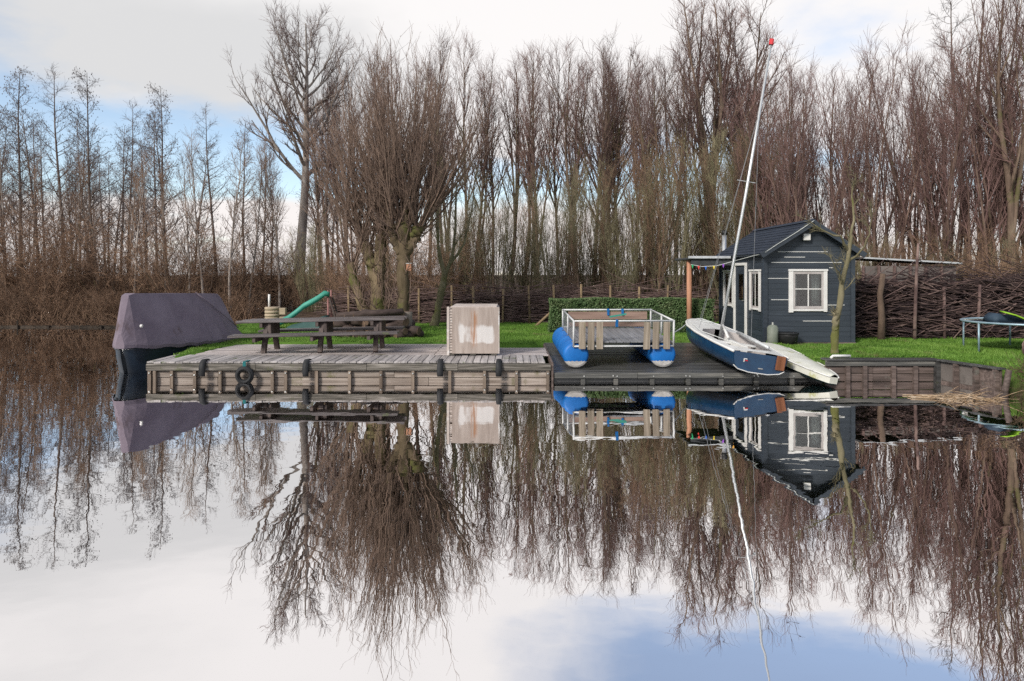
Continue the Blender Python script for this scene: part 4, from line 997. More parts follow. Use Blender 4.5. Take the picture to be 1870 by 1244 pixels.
for (x, y) in ((RX0,RYa),(RX1,RYa),(RX0,RYb),(RX1,RYb),(RX0,(RYa+RYb)/2),(RX1,(RYa+RYb)/2)): rtube('upright', [(x,y,RZ0-(.12 if y == RYa else .0)),(x,y,RZ0+RH+.02)], .021)
rp = MB().box(-.068,.068,-(RYb-RYa)/2,(RYb-RYa)/2,-.03,0,.005).mesh('plank', M['raft_deck'])
for k in range(14): link('plank', rp, raft, (RX0+.08+k*.149, (RYa+RYb)/2, RZ0-.005), (0, random.uniform(-.01,.01), 0))
for y in (RYa+.2, 1.1, RYb-.12): MB().box(RX0-.02,RX1+.02,y-.04,y+.04,RZ0-.075,RZ0-.037,.006).build('cross_beam', M['slip_edge'], raft)
sm_ = MB().box(-.067,.067,-.014,.014,-.57,0,.006).mesh('slat', M['slat'])
for px in (1063, 1079.5, 1095, 1181.5, 1198, 1217): link('slat', sm_, raft, ((px-1139.5)/87, RYa-.036, RZ0+RH-.02+random.uniform(-.01,.01)), (0, random.uniform(-.02,.02), random.uniform(-.03,.03)))
MB().box(RX0+.12,RX1-.1,RYb-.045,RYb-.02,RZ0+.20,RZ0+.385,.006).build('back_board', M['raft_board'], raft)
MB().box(RX0+.12,RX1-.1,RYb-.045,RYb-.02,RZ0+.03,RZ0+.13,.006).build('back_board', M['raft_board'], raft)
# wire mesh side panels
for x in (RX0, RX1):
    mb = MB()
    for k in range(24): y = RYa+.04+(RYb-RYa-.08)*k/23; mb.bar((x,y,RZ0+.03),(x,y,RZ0+RH-.02),.004)
    for k in range(8): z = RZ0+.04+(RH-.08)*k/7; mb.bar((x+.004,RYa+.02,z),(x+.004,RYb-.02,z),.004)
    mb.build('wire_panel', M['wire'], raft)
MB().bar((.0,RYb-.35,RZ0+.30),(.40,RYb-.3,RZ0+.36),.035).build('paddle', M['slide_green'], raft)
for (x, y) in ((-.15,RYa-.0),(.02,RYb-.05),(.36,RYb-.05)):
    MB().box(x-.025,x+.025,y-.03,y+.03,RZ0+RH-.13,RZ0+RH+.03,.01).build('blue_strap', M['blue_strap'], raft)

# ------------------------------------------------------------------ sailing dinghy on the slip
S_ = Vector((4.90, 13.98, .20)); B0 = Vector((4.62, 17.62, .50)); ax = B0-S_
din = thing('sailing_dinghy', S_, 'navy and white sailing dinghy heeled on the slipway with its mast up', 'dinghy')
fwd = ax.normalized(); heel = R(8.5)
right0 = fwd.cross(Vector((0,0,1))).normalized(); up0 = right0.cross(fwd)
rt = right0*math.cos(heel) - up0*math.sin(heel); up_ = up0*math.cos(heel) + right0*math.sin(heel)
mat3 = Matrix((rt, fwd, up_)).transposed(); din.rotation_euler = mat3.to_euler()     # local: x starboard, y forward, z up
DL = 3.75
def beam(t): return np.interp(t, [0,.25,.5,.7,.85,.93,.98,1.0], [.56,.66,.70,.64,.49,.36,.20,.06])
def sheer(t): return .40 + .02*math.sin(t*3) + .14*t*t
def keelz(t): return .0 + .30*max(0, t-.55)**2/.2025*.75
st = [0,.06,.14,.22,.3,.4,.5,.6,.7,.78,.85,.9,.94,.97,.99,1.0]
def hull_ring(t, n=7):
    b = beam(t); h = sheer(t); k = keelz(t); pts = []
    prof = [(1.0,1.0),(.985,.66),(.93,.36),(.78,.14),(.45,.03),(.0,0.0)]
    half = [(b*u, k+(h-k)*v) for u, v in prof]
    return [( x, t*DL, z) for x, z in half] + [(-x, t*DL, z) for x, z in reversed(half[:-1])]
rings = [hull_ring(t) for t in st]
MB().loft(rings, False, (False, True)).build('hull', M['navy'], din, True)
MB().loft([[(x*.985, -.004, z*.985+.006) for x, y, z in rings[0]], [(x, .03, z) for x, y, z in rings[0]]], False, (True, False)).build('transom', M['navy'], din)
# white keel and bilge line
MB().tube([(0,t*DL,keelz(t)-.005) for t in st[:-2]], .022, 6).build('keel_band', M['white_gel'], din)
MB().tube([(-beam(0)*.95,-.012,sheer(0)*.30),(-beam(0)*.78,-.012,.055),(-.2,-.012,.012),(.2,-.012,.012),(beam(0)*.78,-.012,.055),(beam(0)*.95,-.012,sheer(0)*.30)], .012, 6).build('transom_edge', M['white_gel'], din)
# deck with a cockpit opening
def cock(t): return beam(t)*np.interp(t, [.10,.14,.3,.5,.60,.64], [.45,.74,.80,.80,.62,.10])
c0, c1 = .10, .64
ts = [0,.03,.06,.10,.14,.2,.26,.32,.38,.44,.5,.56,.6,.64]
mb = MB()
camber = lambda x, b: .035*(1-(x/max(b,.05))**2)
for sg in (-1, 1):
    rg_ = []
    for t in ts:
        b = beam(t)*1.02; c = cock(t) if t >= c0 else .0
        rg_.append([(sg*x, t*DL, sheer(t)+camber(x, b)+.004) for x in (np.linspace(c, b, 5))])
    mb.loft(rg_ if sg > 0 else [list(reversed(r)) for r in rg_], False)
rg_ = []
for t in [.64,.68,.72,.76,.8,.84,.88,.92,.95,.975,.99,1.0]:
    b = beam(t)*1.02; rg_.append([(x, t*DL, sheer(t)+camber(x, b)+.004) for x in np.linspace(-b, b, 9)])
mb.loft(rg_, False); mb.build('deck', M['white_gel'], din, True)
for sg in (-1, 1):
    MB().tube([(sg*beam(t)*1.01, t*DL, sheer(t)-.01) for t in st], .028, 8).build('gunwale', M['white_gel'], din, True)
    rg_ = []
    for t in ts[3:]:
        c = cock(t); rg_.append([(sg*c, t*DL, sheer(t)+camber(c, beam(t))+.006), (sg*c*1.0, t*DL, sheer(t)-.12), (sg*c*.95, t*DL, keelz(t)+.12)])
    MB().loft(rg_, False).build('cockpit_side', M['sash'], din, True)
MB().loft([[(x*cock(t)*.98, t*DL, keelz(t)+.125) for x in (-1,-.5,0,.5,1)] for t in ts[3:]], False).build('cockpit_floor', M['cockpit'], din)
MB().box(-.62,.62,1.42,1.60,sheer(.4)-.11,sheer(.4)-.07,.01).build('thwart', M['white_gel'], din)
MB().box(-.045,.045,.75,1.8,.12,sheer(.4)-.02,.01).build('centreboard_case', M['white_gel'], din)
MB().box(.33,.50,-.05,-.004,.13,.42,.01).build('rudder_block', M['brown_ply'], din)
MB().box(-.34,-.27,-.016,-.006,.26,.278).box(-.34,-.322,-.016,-.006,.205,.259).build('emblem', M['white_trim'], din); MB().box(-.31,-.255,-.016,-.006,.228,.246).build('emblem', M['red'], din)
MB().box(-.02,.08,-.016,-.002,.10,.125,.004).build('drain_fitting', M['bolt'], din)
MB().add([(-beam(.62)*.985-.012,.58*DL,.30),(-beam(.75)*.99-.012,.74*DL,.35),(-beam(.75)*.985-.014,.72*DL,.43),(-beam(.62)*.985-.014,.60*DL,.40),
          (-beam(.62)*.985-.004,.58*DL,.30),(-beam(.75)*.99-.004,.74*DL,.35),(-beam(.75)*.985-.004,.72*DL,.43),(-beam(.62)*.985-.004,.60*DL,.40)],
         [(0,1,2,3),(7,6,5,4),(0,4,5,1),(1,5,6,2),(2,6,7,3),(3,7,4,0)]).build('blue_patch', mk('light_blue_vinyl', [(.01,.16,.36),(.02,.22,.44)], 3, rough=.4), din)
# mast, placed so that its foot stands on the deck; boom and crutch
inv = mat3.transposed()
def loc(p): return inv @ (Vector(p)-S_)
foot = Vector((.03, .60*DL+.02, keelz(.6)+.1))
top = loc(at(1408, 82, 16.2))
mst = MB().tube([foot, foot.lerp(top,.5)+Vector((.02,0,0)), top], [.036,.034,.024], 10).build('mast', M['alu'], din, True)
MB().tube([top, top+(top-foot).normalized()*.13], .055, 8).build('mast_cap', M['red'], mst)
cap2 = foot.lerp(top, .55)
MB().bar(cap2+Vector((-.22,.05,0)), cap2+Vector((.22,.05,0)), .014).build('spreader', M['alu'], mst)
MB().tube([foot+Vector((-.02,-.1,.55)), Vector((-.10,.40*DL,sheer(.4)+.02))], .030, 8).build('boom_crutch', M['white_gel'], din, True)
MB().tube([Vector((.35,.56*DL,sheer(.5)+.08)), Vector((.30,.10*DL,sheer(.1)+.10))], .035, 10).build('boom', M['galv'], din, True)
hound = foot.lerp(top, .78)
for (a, n_) in ((Vector((0,.97*DL,sheer(.97)+.04)),'forestay'),(Vector((-.62,.52*DL,sheer(.5)+.03)),'shroud'),(Vector((.62,.52*DL,sheer(.5)+.03)),'shroud')):
    MB().tube([a, hound], .0045, 5).build(n_, M['wire'], din)
MB().tube([(-.20,.90*DL,sheer(.9)+.05),(-.05,.92*DL,sheer(.9)+.09),(.12,.90*DL,sheer(.9)+.06),(.2,.86*DL,sheer(.9)+.05),(.05,.84*DL,sheer(.88)+.06),(-.15,.86*DL,sheer(.88)+.06)], .010, 6).build('rope_coil', M['rope'], din)
MB().tube([(-beam(.82)*.9,.80*DL,sheer(.8)+.04),(-beam(.5)*.95,.45*DL,sheer(.5)+.05),(-.3,.16*DL,sheer(.1)+.06)], .008, 5).build('sheet_rope', M['rope'], din)
# painter lines to the raft railing
ml = thing('mooring_line', (3.45, 15.2, .9), 'pair of white ropes between raft railing and dinghy bow', 'rope')
p_a = Vector((3.38, 14.72, .95)); bw = S_ + mat3 @ Vector((-.30, .93*DL, sheer(.93)-.02)); bw2 = S_ + mat3 @ Vector((-.52, .82*DL, sheer(.82)-.04))
for q in (bw, bw2): MB().tube([p_a, p_a.lerp(q,.5)-Vector((0,0,.02)), q], .009, 5).build('line', M['rope'], ml, o=Vector(ml.location))

# the pale hull beside it
S2 = Vector((5.92, 16.05, .56)); E2 = Vector((6.22, 13.52, .20)); a2 = (E2-S2)
ph = thing('pale_hull', S2, 'algae stained pale small boat hull with dark green underside beside the dinghy', 'boat')
f2 = a2.normalized(); r2 = f2.cross(Vector((0,0,1))).normalized(); u2 = r2.cross(f2)
hl = R(-9); rr2 = r2*math.cos(hl)-u2*math.sin(hl); uu2 = u2*math.cos(hl)+r2*math.sin(hl)
ph.rotation_euler = Matrix((rr2, f2, uu2)).transposed().to_euler()
PL2 = a2.length
def b2(t): return np.interp(t, [0,.3,.6,.85,.97,1], [.44,.46,.40,.26,.14,.08])
tt = [0,.1,.2,.3,.4,.5,.6,.7,.8,.88,.94,.98,1]
MB().loft([[(b2(t),t*PL2,.0),(b2(t)*1.0,t*PL2,-.13),(-b2(t)*1.0,t*PL2,-.13),(-b2(t),t*PL2,0)] for t in tt], False, (True, True)).build('side_band', M['pale_gel'], ph)
MB().loft([[(x*b2(t),t*PL2,.002+.05*(1-x*x)) for x in np.linspace(-1,1,7)] for t in tt], False).build('deck', M['pale_gel'], ph, True)
MB().loft([[(b2(t)*.985,t*PL2,-.131),(b2(t)*.7,t*PL2,-.27+.12*t*t),(0,t*PL2,-.31+.15*t*t),(-b2(t)*.7,t*PL2,-.27+.12*t*t),(-b2(t)*.985,t*PL2,-.131)] for t in tt], False, (True, True)).build('underside', M['dark_green'], ph, True)
MB().tube([(b2(t)*1.01,t*PL2,.0) for t in tt], .016, 6).tube([(-b2(t)*1.01,t*PL2,.0) for t in tt], .016, 6).build('rubbing_strake', M['white_gel'], ph, True)
pf = thing('white_pipe', (6.75, 14.38, .49), 'short white plastic pipe lying on the quay edge', 'pipe')
MB().tube([(-.22,-.02,-.02),(-.17,0,.02),(.2,.02,.02)], .03, 8).build('tube', M['white_gel'], pf, True)

# ------------------------------------------------------------------ covered boat on the left
bow = Vector((-8.50, 15.25, 0)); stn = Vector((-8.12, 19.35, 0)); bx = stn-bow
cb = thing('covered_boat', bow, 'dark blue boat under a mauve canvas tent moored left of the stage', 'boat', rot=(0, 0, math.atan2(bx.y, bx.x)))
BL = bx.length
def bb(t): return np.interp(t, [0,.04,.12,.25,.5,.8,1], [.05,.27,.46,.64,.74,.76,.68])
bt = [0,.04,.08,.12,.18,.25,.35,.5,.65,.8,.9,1.0]
rings = []
for t in bt:
    b = bb(t); h = .66-.10*t+.06*(1-t)**3
    rings.append([(t*BL+rk, y, z) for (y, z, rk) in [(b,h,0),(b*.98,.35,.06*(1-t)**4),(b*.92,.0,.16*(1-t)**4),(b*.3,-.22,.6*(1-t)**4),(-b*.3,-.22,.6*(1-t)**4),(-b*.92,0,.16*(1-t)**4),(-b*.98,.35,.06*(1-t)**4),(-b,h,0)]])
MB().loft(rings, False, (True, True)).build('hull', M['boat_navy'], cb, True)
for sg in (-1, 1): MB().tube([(t*BL+.01, sg*bb(t)*1.0, .50-.10*t+.06*(1-t)**3) for t in bt], .022, 6).build('rubbing_strake', M['boat_navy'], cb, True)
rings = []; nseg = 24
for i in range(nseg+1):
    t = -.012 + 1.03*i/nseg; tc_ = min(max(t,0),1)
    b = bb(tc_)+.05; h = .60-.10*tc_+.06*(1-tc_)**3
    zr = np.interp(t, [-.02,0,.015,.03,.05,.30,.55,.80,.90,.93,.98,1.03], [.74,1.15,1.55,1.74,1.79,1.76,1.735,1.70,1.68,1.60,1.10,.60])
    sag = -.05*abs(math.sin(i*.55)) + .012*math.sin(i*2.9)
    ring = []
    for (u, v) in ((1.0,-.07),(1.03,.0),(.99,.10),(.83,.33),(.66,.56),(.49,.78),(.32,.985),(.30,1.0),(-.30,1.0),(-.32,.985),(-.49,.78),(-.66,.56),(-.83,.33),(-.99,.10),(-1.03,0),(-1.0,-.07)):
        ring.append((t*BL, u*b*(1+.02*math.sin(i*2.3+u*3)), h-.02+max(v,0)*(zr-h)+ (v if v < 0 else 0) + sag*(1-abs(v))*(1 if 0 < v < 1 else 0) + (.018*math.sin(i*1.7) if abs(u) >= 1 else 0)))
    rings.append(ring)
cov = MB().loft(rings, False, (True, True)).build('canvas_cover', M['cover'], cb)
MB().tube([(.60*BL,-.29,1.73),(.70*BL,-.46,1.42),(.80*BL,-.64,1.08),(.90*BL,-.80,.74)], .016, 5).build('seam', M['cover'], cov, True)
MB().tube([(.03*BL,-.36,1.06),(.03*BL,-.40,1.05)], .035, 8).build('vent', M['white_trim'], cov)

# ------------------------------------------------------------------ picnic table
pt = thing('picnic_table', (-4.33, 16.25, DZ), 'long dark weathered picnic table with benches on the landing stage', 'picnic table', rot=(0, R(-1.1), R(2.0)))
TL = 3.78
for k, y in enumerate((-.32,-.107,.107,.32)): MB().box(-TL/2+.1*(k % 2),TL/2-.06*(k % 2),y-.10,y+.10,.70,.755,.008).build('table_plank', M['table'], pt)
for y in (-.83,-.60): MB().box(-TL/2+.0,TL/2-.1,y-.11,y+.11,.42,.472,.008).build('bench_plank', M['table'], pt)
for y in (.60,.83): MB().box(-TL/2+.2,TL/2-.15,y-.11,y+.11,.42,.472,.008).build('bench_plank', M['table'], pt)
for x in (-1.25, 0, 1.24):
    tr = thing('trestle', (x, 0, 0), None, None); tr.parent = pt
    for sg in (-1, 1):
        MB().bar((.0,sg*.52,.01),(0,sg*.22,.69),.10,.12).build('leg', M['table_z'], tr)
    MB().box(-.12,-.055,-.90,.90,.31,.415,.006).build('bench_bearer', M['table_z'], tr)
    MB().box(-.12,-.055,-.40,.40,.59,.695,.006).build('top_bearer', M['table_z'], tr)
    MB().box(.055,.12,-.35,.35,.36,.69,.006).build('side_board', M['table_z'], tr)

# ------------------------------------------------------------------ pale panel box
def box_front_material():
    m = mk('peeling_front', [(.25,.20,.17),(.37,.31,.275),(.47,.405,.365)], 1.3, (5,5,.5), .75, .002, 8)
    nt = m.node_tree; N = nt.nodes.new; L = nt.links.new; b = nt.nodes['Principled BSDF']; src = b.inputs['Base Color'].links[0].from_socket
    tc = N('ShaderNodeTexCoord'); sp = N('ShaderNodeSeparateXYZ'); L(tc.outputs['Object'], sp.inputs[0])
    def noise(s, st, d=6):
        mp = N('ShaderNodeMapping'); mp.inputs[3].default_value = st; L(tc.outputs['Object'], mp.inputs[0])
        n = N('ShaderNodeTexNoise'); n.inputs['Scale'].default_value = s; n.inputs['Detail'].default_value = d; n.inputs['Roughness'].default_value = .6; L(mp.outputs[0], n.inputs['Vector']); return n.outputs[0]
    def mr(v, a, b_, c=0., d=1.):
        n = N('ShaderNodeMapRange'); n.interpolation_type = 'SMOOTHSTEP'; L(v, n.inputs[0]); n.inputs[1].default_value = a; n.inputs[2].default_value = b_; n.inputs[3].default_value = c; n.inputs[4].default_value = d; return n.outputs[0]
    def mt(op, a, b_):
        n = N('ShaderNodeMath'); n.operation = op
        for i, v in enumerate((a, b_)):
            if isinstance(v, (int, float)): n.inputs[i].default_value = v
            else: L(v, n.inputs[i])
        return n.outputs[0]
    x, z = sp.outputs[0], sp.outputs[2]
    # flaked white paint left in two patches in the lower half
    zone = mt('MULTIPLY', mt('MULTIPLY', mr(z, .20, .32), mr(z, .78, .55)), mt('MULTIPLY', mr(x, -.36, -.24), mr(x, .52, .40)))
    w_ = mr(mt('ADD', zone, mt('MULTIPLY', mt('SUBTRACT', noise(2.6, (1.6,1,.5), 10), .5), 2.6)), .45, 1.0, 0., .75)
    m1 = N('ShaderNodeMix'); m1.data_type = 'RGBA'; L(w_, m1.inputs[0]); L(src, m1.inputs[6]); m1.inputs[7].default_value = (.68,.67,.665,1)
    # rust run down the middle
    xs = mt('ADD', x, mt('MULTIPLY', mt('SUBTRACT', noise(3, (1,1,1)), .5), .10))
    band = mt('MULTIPLY', mr(xs, -.09, .0), mr(xs, .12, .04))
    r_ = mt('MULTIPLY', mt('MULTIPLY', band, mr(noise(6, (5,5,.3)), .36, .55)), mt('MULTIPLY', mr(z, .10, .35), mr(z, 1.05, .85)))
    m2 = N('ShaderNodeMix'); m2.data_type = 'RGBA'; L(mt('MULTIPLY', r_, .9), m2.inputs[0]); L(m1.outputs[2], m2.inputs[6]); m2.inputs[7].default_value = (.34,.17,.09,1)
    L(m2.outputs[2], b.inputs['Base Color']); return m
bx0, bx1, by0, by1, bz0, bz1 = -1.42, -.275, 15.27, 16.85, DZ+.045, 1.50
pb = thing('panel_box', ((bx0+bx1)/2, 15.9, DZ+.005), 'pale weathered panel box with peeling white paint and rust streaks', 'box')
bo_ = Vector(pb.location)
MB().box(bx0+.115,bx1-.025,by0+.004,by0+.05,bz0,bz1-.03,.004).build('front_panel', box_front_material(), pb, o=bo_)
MB().box(bx0+.03,bx1-.03,by0+.051,by1,bz0,bz1-.06,.01).build('core', M['box_wood'], pb, o=bo_)
MB().box(bx0,bx0+.055,by0,by0+.05,bz0-.04,bz1-.02,.006).build('corner_post', M['box_wood'], pb, o=bo_)
for k in range(16):
    z = bz0+.01+k*.060; MB().box(bx0+.056,bx0+.114,by0+.014,by0+.049,z,z+.05,.006).build('rung', M['box_wood'], pb, o=bo_)
MB().box(bx1-.024,bx1,by0+.008,by0+.05,bz0,bz1-.03,.005).build('corner_post', M['box_wood'], pb, o=bo_)
for k in range(7):
    y = by0+.06+k*.222; MB().box(bx0+.07,bx1-.06,y,y+.212,bz1-.055,bz1-.022,.006).build('lid_plank', M['box_wood'], pb, o=bo_)
for x in (bx0+.1, -.85, bx1-.12): MB().box(x-.06,x+.06,by0+.02,by1-.1,DZ+.006,bz0-.001,.006).build('runner', M['fascia'], pb, o=bo_)

# ------------------------------------------------------------------ things on the lawn behind
sl_ = thing('garden_slide', (-6.0, 22.9, .44), 'wavy green plastic slide on the lawn behind the picnic table', 'slide')
pth = [(0.02,1.05),(-.12,1.07),(-.30,.93),(-.52,.80),(-.78,.66),(-1.0,.47),(-1.25,.28),(-1.5,.16),(-1.75,.12)]
rings = [[(x,-.32,z+.13),(x,-.28,z+.13),(x,-.24,z+.01),(x,.24,z+.01),(x,.28,z+.13),(x,.32,z+.13),(x,.28,z-.04),(x,-.28,z-.04)] for x, z in pth]
chn = MB().loft(rings, True, (True, True)).build('chute', M['slide_green'], sl_, True, rot=(0, 0, R(18)))
for sg in (-.2, .2): MB().tube([(.05,sg,0),(.04,sg,1.22)], .03, 8).build('upright', M['pink_post'], sl_)
for sg in (-.2, .2): MB().tube([(.08,sg,1.0),(.38,sg,.0)], .03, 8).build('ladder_rail', M['table_z'], sl_)
for k in range(4): MB().tube([(.15+.06*k*1.1,-.2,.78-.22*k),(.15+.06*k*1.1,.2,.78-.22*k)], .02, 6).build('rung', M['table_z'], sl_)
tp = thing('green_tarp', (-6.3, 22.2, .43), 'dark green sagging tarpaulin below the green slide', 'tarpaulin')
rings = []
for i in range(9):
    x = -.75+1.2*i/8; hgt = .12+.34*(i/8)
    rings.append([(x,-.5,0),(x,-.4,hgt*.5),(x,-.15,hgt*.95+.02*math.sin(i*2)),(x,.15,hgt),(x,.4,hgt*.6),(x,.5,0)])
MB().loft(rings, False, (True, True)).build('sheet', M['tarp_green'], tp, True)
tb = thing('wooden_tub', (*at(498, 590, 24.2)[:2], .44), 'round pale slatted wooden tub with upright white pipe by the water', 'tub')
rings = []
for k in range(5):
    mb = MB(); z = .05+k*.115
    mb.tube([(0,0,z),(0,0,z+.02),(0,0,z+.09),(0,0,z+.105)], [.24,.265,.265,.24], 16); mb.build('hoop_slat', M['tub_wood'], tb, True)
for k in range(2): MB().box(.24,.46,-.1,.1,.05+k*.3,.28+k*.3,.01).build('side_box', M['tub_wood'], tb)
MB().tube([(-.12,0,.6),(-.12,0,1.05)], .04, 8).build('pipe', M['white_trim'], tb, True)
# log pile and stump
lp = thing('log_pile', (-3.7, 19.3, .43), 'heap of dark logs stacked behind the picnic table', 'log pile')
lm_ = [None]*3
for k in range(3):
    r = (.075,.10,.13)[k]; lm_[k] = MB().tube([(-.42,0,0),(-.2,.01,.01),(.1,-.01,0),(.42,0,0)], [r,r*1.04,r*.98,r*.95], 9).mesh('log', M['log'], True)
em = [MB().tube([(0,-.0,0),(.012,0,0)], r*.93, 9).mesh('cut_end', M['log_end']) for r in (.075,.10,.13)]
for row_ in range(5):
    for c in range(9-row_):
        k = random.randrange(3); x = -.98+c*.23+row_*.1+random.uniform(-.04,.04); z = .09+row_*.135
        l = link('log', lm_[k], lp, (x, random.uniform(-.08,.08), z), (random.uniform(0,6), random.uniform(-.12,.12), R(90)+random.choice((-1,1))*random.uniform(.5,1.35)))
        link('cut_end', em[k], l, (.415,0,0)); link('cut_end', em[k], l, (-.427,0,0))
MB().tube([(-1.05,-.3,.62),(-.3,-.32,.68),(.75,-.3,.75)], [.09,.10,.085], 9).build('long_log', M['log'], lp, True)
sp_ = thing('tree_stump', (*at(743, 610, 19.4)[:2], .43), 'sawn grey tree stump standing at the end of the log pile', 'stump')
MB().tube([(0,0,-.05),(0,0,.1),(.01,0,.4),(.0,0,.70),(0,0,.72)], [.19,.16,.145,.15,.14], 12).build('stump_body', M['stump'], sp_, True)
MB().tube([(0,0,.718),(0,0,.73)], .135, 12).build('cut_face', M['log_end'], sp_)
nb = thing('nest_box', (*at(747, 487, 20.38)[:2], at(747, 487, 20.38)[2]), 'small orange nest box on the straight willow trunk', 'nest box')
MB().box(-.07,.07,-.06,.06,-.12,.08,.006).build('box_body', M['orange_wood'], nb)
MB().box(-.085,.085,-.085,.07,.083,.10,.004).build('lid', M['white_trim'], nb)

# ------------------------------------------------------------------ brushwood fence behind the lawn, brushwood pile on the right
def sticks(rng, n, x0, x1, y0, y1, z0, z1, L0, L1, r0, r1, slope_sd=.05, zpow=1.0):
    base = np.stack([rng.uniform(x0, x1, n), rng.uniform(y0, y1, n), z0+(z1-z0)*rng.random(n)**zpow], 1)
    sgn = rng.choice([-1, 1], n)
    d = np.stack([sgn*np.ones(n), rng.normal(0, .08, n), rng.normal(0, slope_sd, n)], 1)
    ln = rng.uniform(L0, L1, n); base[:, 0] -= sgn*ln/2
    rr = rng.uniform(r0, r1, n)
    return grow(rng, base, d, ln, 6, rr, rr*.5, .06, 0.0)
rng = np.random.default_rng(101)
fx0, fx1, fy = -6.2, 6.5, 25.2
bf = thing('brushwood_fence', (0, fy, .45), 'woven brushwood fence between stakes along the back of the lawn', 'fence')
T = Tubes(); p, r = sticks(rng, 1500, fx0, fx1, -.16, .16, .0, .95, 1.2, 2.6, .010, .022, .045); T.add(p, r, 4)
p, r = sticks(rng, 160, fx0, fx1, -.2, .2, .95, 1.25, 1.0, 2.4, .006, .014, .16); T.add(p, r, 4)
tag(link('brushwood', T.mesh('brushwood', M['stick']), bf), kind='stuff')
fpm = MB().tube([(0,0,-.2),(0,0,1.30)], [.045,.04], 7).mesh('post', M['fence_post'], True)
for px in (640,700,767,826,866,918,967,1012,1060,1113,1166,1215):
    link('post', fpm, bf, ((px-CX)/F*fy, -.22, random.uniform(-.12,.08)), (random.uniform(-.03,.03), random.uniform(-.04,.04), 0))
tag(MB().tube([(0,0,0),(.3,0,.28),(.68,.05,.62)], [.05,.045,.04], 7).build('leaning_post', M['fence_post'], None, True, loc=(*at(977, 600, 23.4)[:2], .42)), 'yellowish stake leaning against the left end of the hedge', 'post')
py_ = 19.2
bp_ = thing('brushwood_pile', (11.5, py_, .45), 'long dark pile of stacked branches between stakes right of the cabin', 'brush pile')
T = Tubes(); p, r = sticks(rng, 2600, -2.65, 4.2, -.35, .35, .0, 1.42, .7, 2.0, .010, .026, .13, .9); T.add(p, r, 4)
p, r = sticks(rng, 420, -1.5, 4.2, -.45, .3, .7, 1.75, .8, 2.0, .007, .016, .35); T.add(p, r, 4)
tag(link('brushwood', T.mesh('brushwood', M['stick_dark']), bp_), kind='stuff')
T = Tubes(); p, r = sticks(rng, 330, -2.6, 4.2, -.5, -.3, .0, 1.6, .5, 1.5, .007, .018, .45); T.add(p, r, 4)
tag(link('loose_branches', T.mesh('loose_branches', M['stick']), bp_), kind='stuff')
fpd = MB().tube([(0,0,-.2),(.02,0,1.30)], [.045,.04], 7).mesh('post', M['stick'], True)
for px in (1724, 1785):
    link('post', fpd, bp_, ((px-CX)/F*18.8-11.5, -.42, random.uniform(.05,.2)), (random.uniform(-.03,.03), random.uniform(-.04,.04), 0))
pole = MB().tube([(0,0,-.1),(.02,0,.6),(-.03,0,1.2),(.05,0,1.75)], [.10,.088,.072,.07], 9).build('support_trunk', M['bark_wood'], None, True, loc=((1609-CX)/F*18.5, 18.5, .45))
tag(pole, 'mossy upright trunk propping the brushwood beside the cabin', 'post')
pole = MB().tube([(0,0,-.1),(.02,0,.8),(.05,0,1.7),(.10,0,2.55)], [.05,.045,.04,.03], 8).build('thin_pole', M['stick'], None, True, loc=((1670-CX)/F*18.5, 18.5, .45))
tag(pole, 'thin brown pole standing in front of the lean-to', 'post')
ls = thing('lean_to', (11.4, 20.4, .45), 'grey panelled lean-to with pale roof edge behind the brushwood', 'shed')
lo = Vector(ls.location)
Ys = 20.2; s_ = F/Ys
x0, x1 = (1572-CX)/s_, (1750-CX)/s_; zt0, zt1 = 2.2+27/s_, 2.2+17/s_
MB().add([(x0,Ys-.15,zt0),(x1,Ys-.15,zt1),(x1,Ys+1.6,zt1+.02),(x0,Ys+1.6,zt0+.02),(x0,Ys-.15,zt0+.05),(x1,Ys-.15,zt1+.05),(x1,Ys+1.6,zt1+.07),(x0,Ys+1.6,zt0+.07)],
         [(3,2,1,0),(4,5,6,7),(0,1,5,4),(1,2,6,5),(2,3,7,6),(3,0,4,7)]).build('roof', M['felt'], ls, o=lo)
MB().bar((x0,Ys-.17,zt0+.03),(x1,Ys-.17,zt1+.03),.03,.045).build('roof_edge', M['galv'], ls, o=lo)
n_ = 6
for k in range(n_):
    a = x0+.05+(x1-x0-.1)*k/n_; b_ = x0+.05+(x1-x0-.1)*(k+1)/n_
    for (za, zb) in ((.5,1.3),(1.31,1.95),(1.96,2.42)):
        MB().box(a+.02,b_-.02,Ys,Ys+.03,za,min(zb, 2.42)).build('panel', M['grey_sheet'], ls, o=lo)
    MB().box(a-.03,a+.03,Ys-.06,Ys-.002,.4,2.43).build('stud', M['stick'], ls, o=lo)

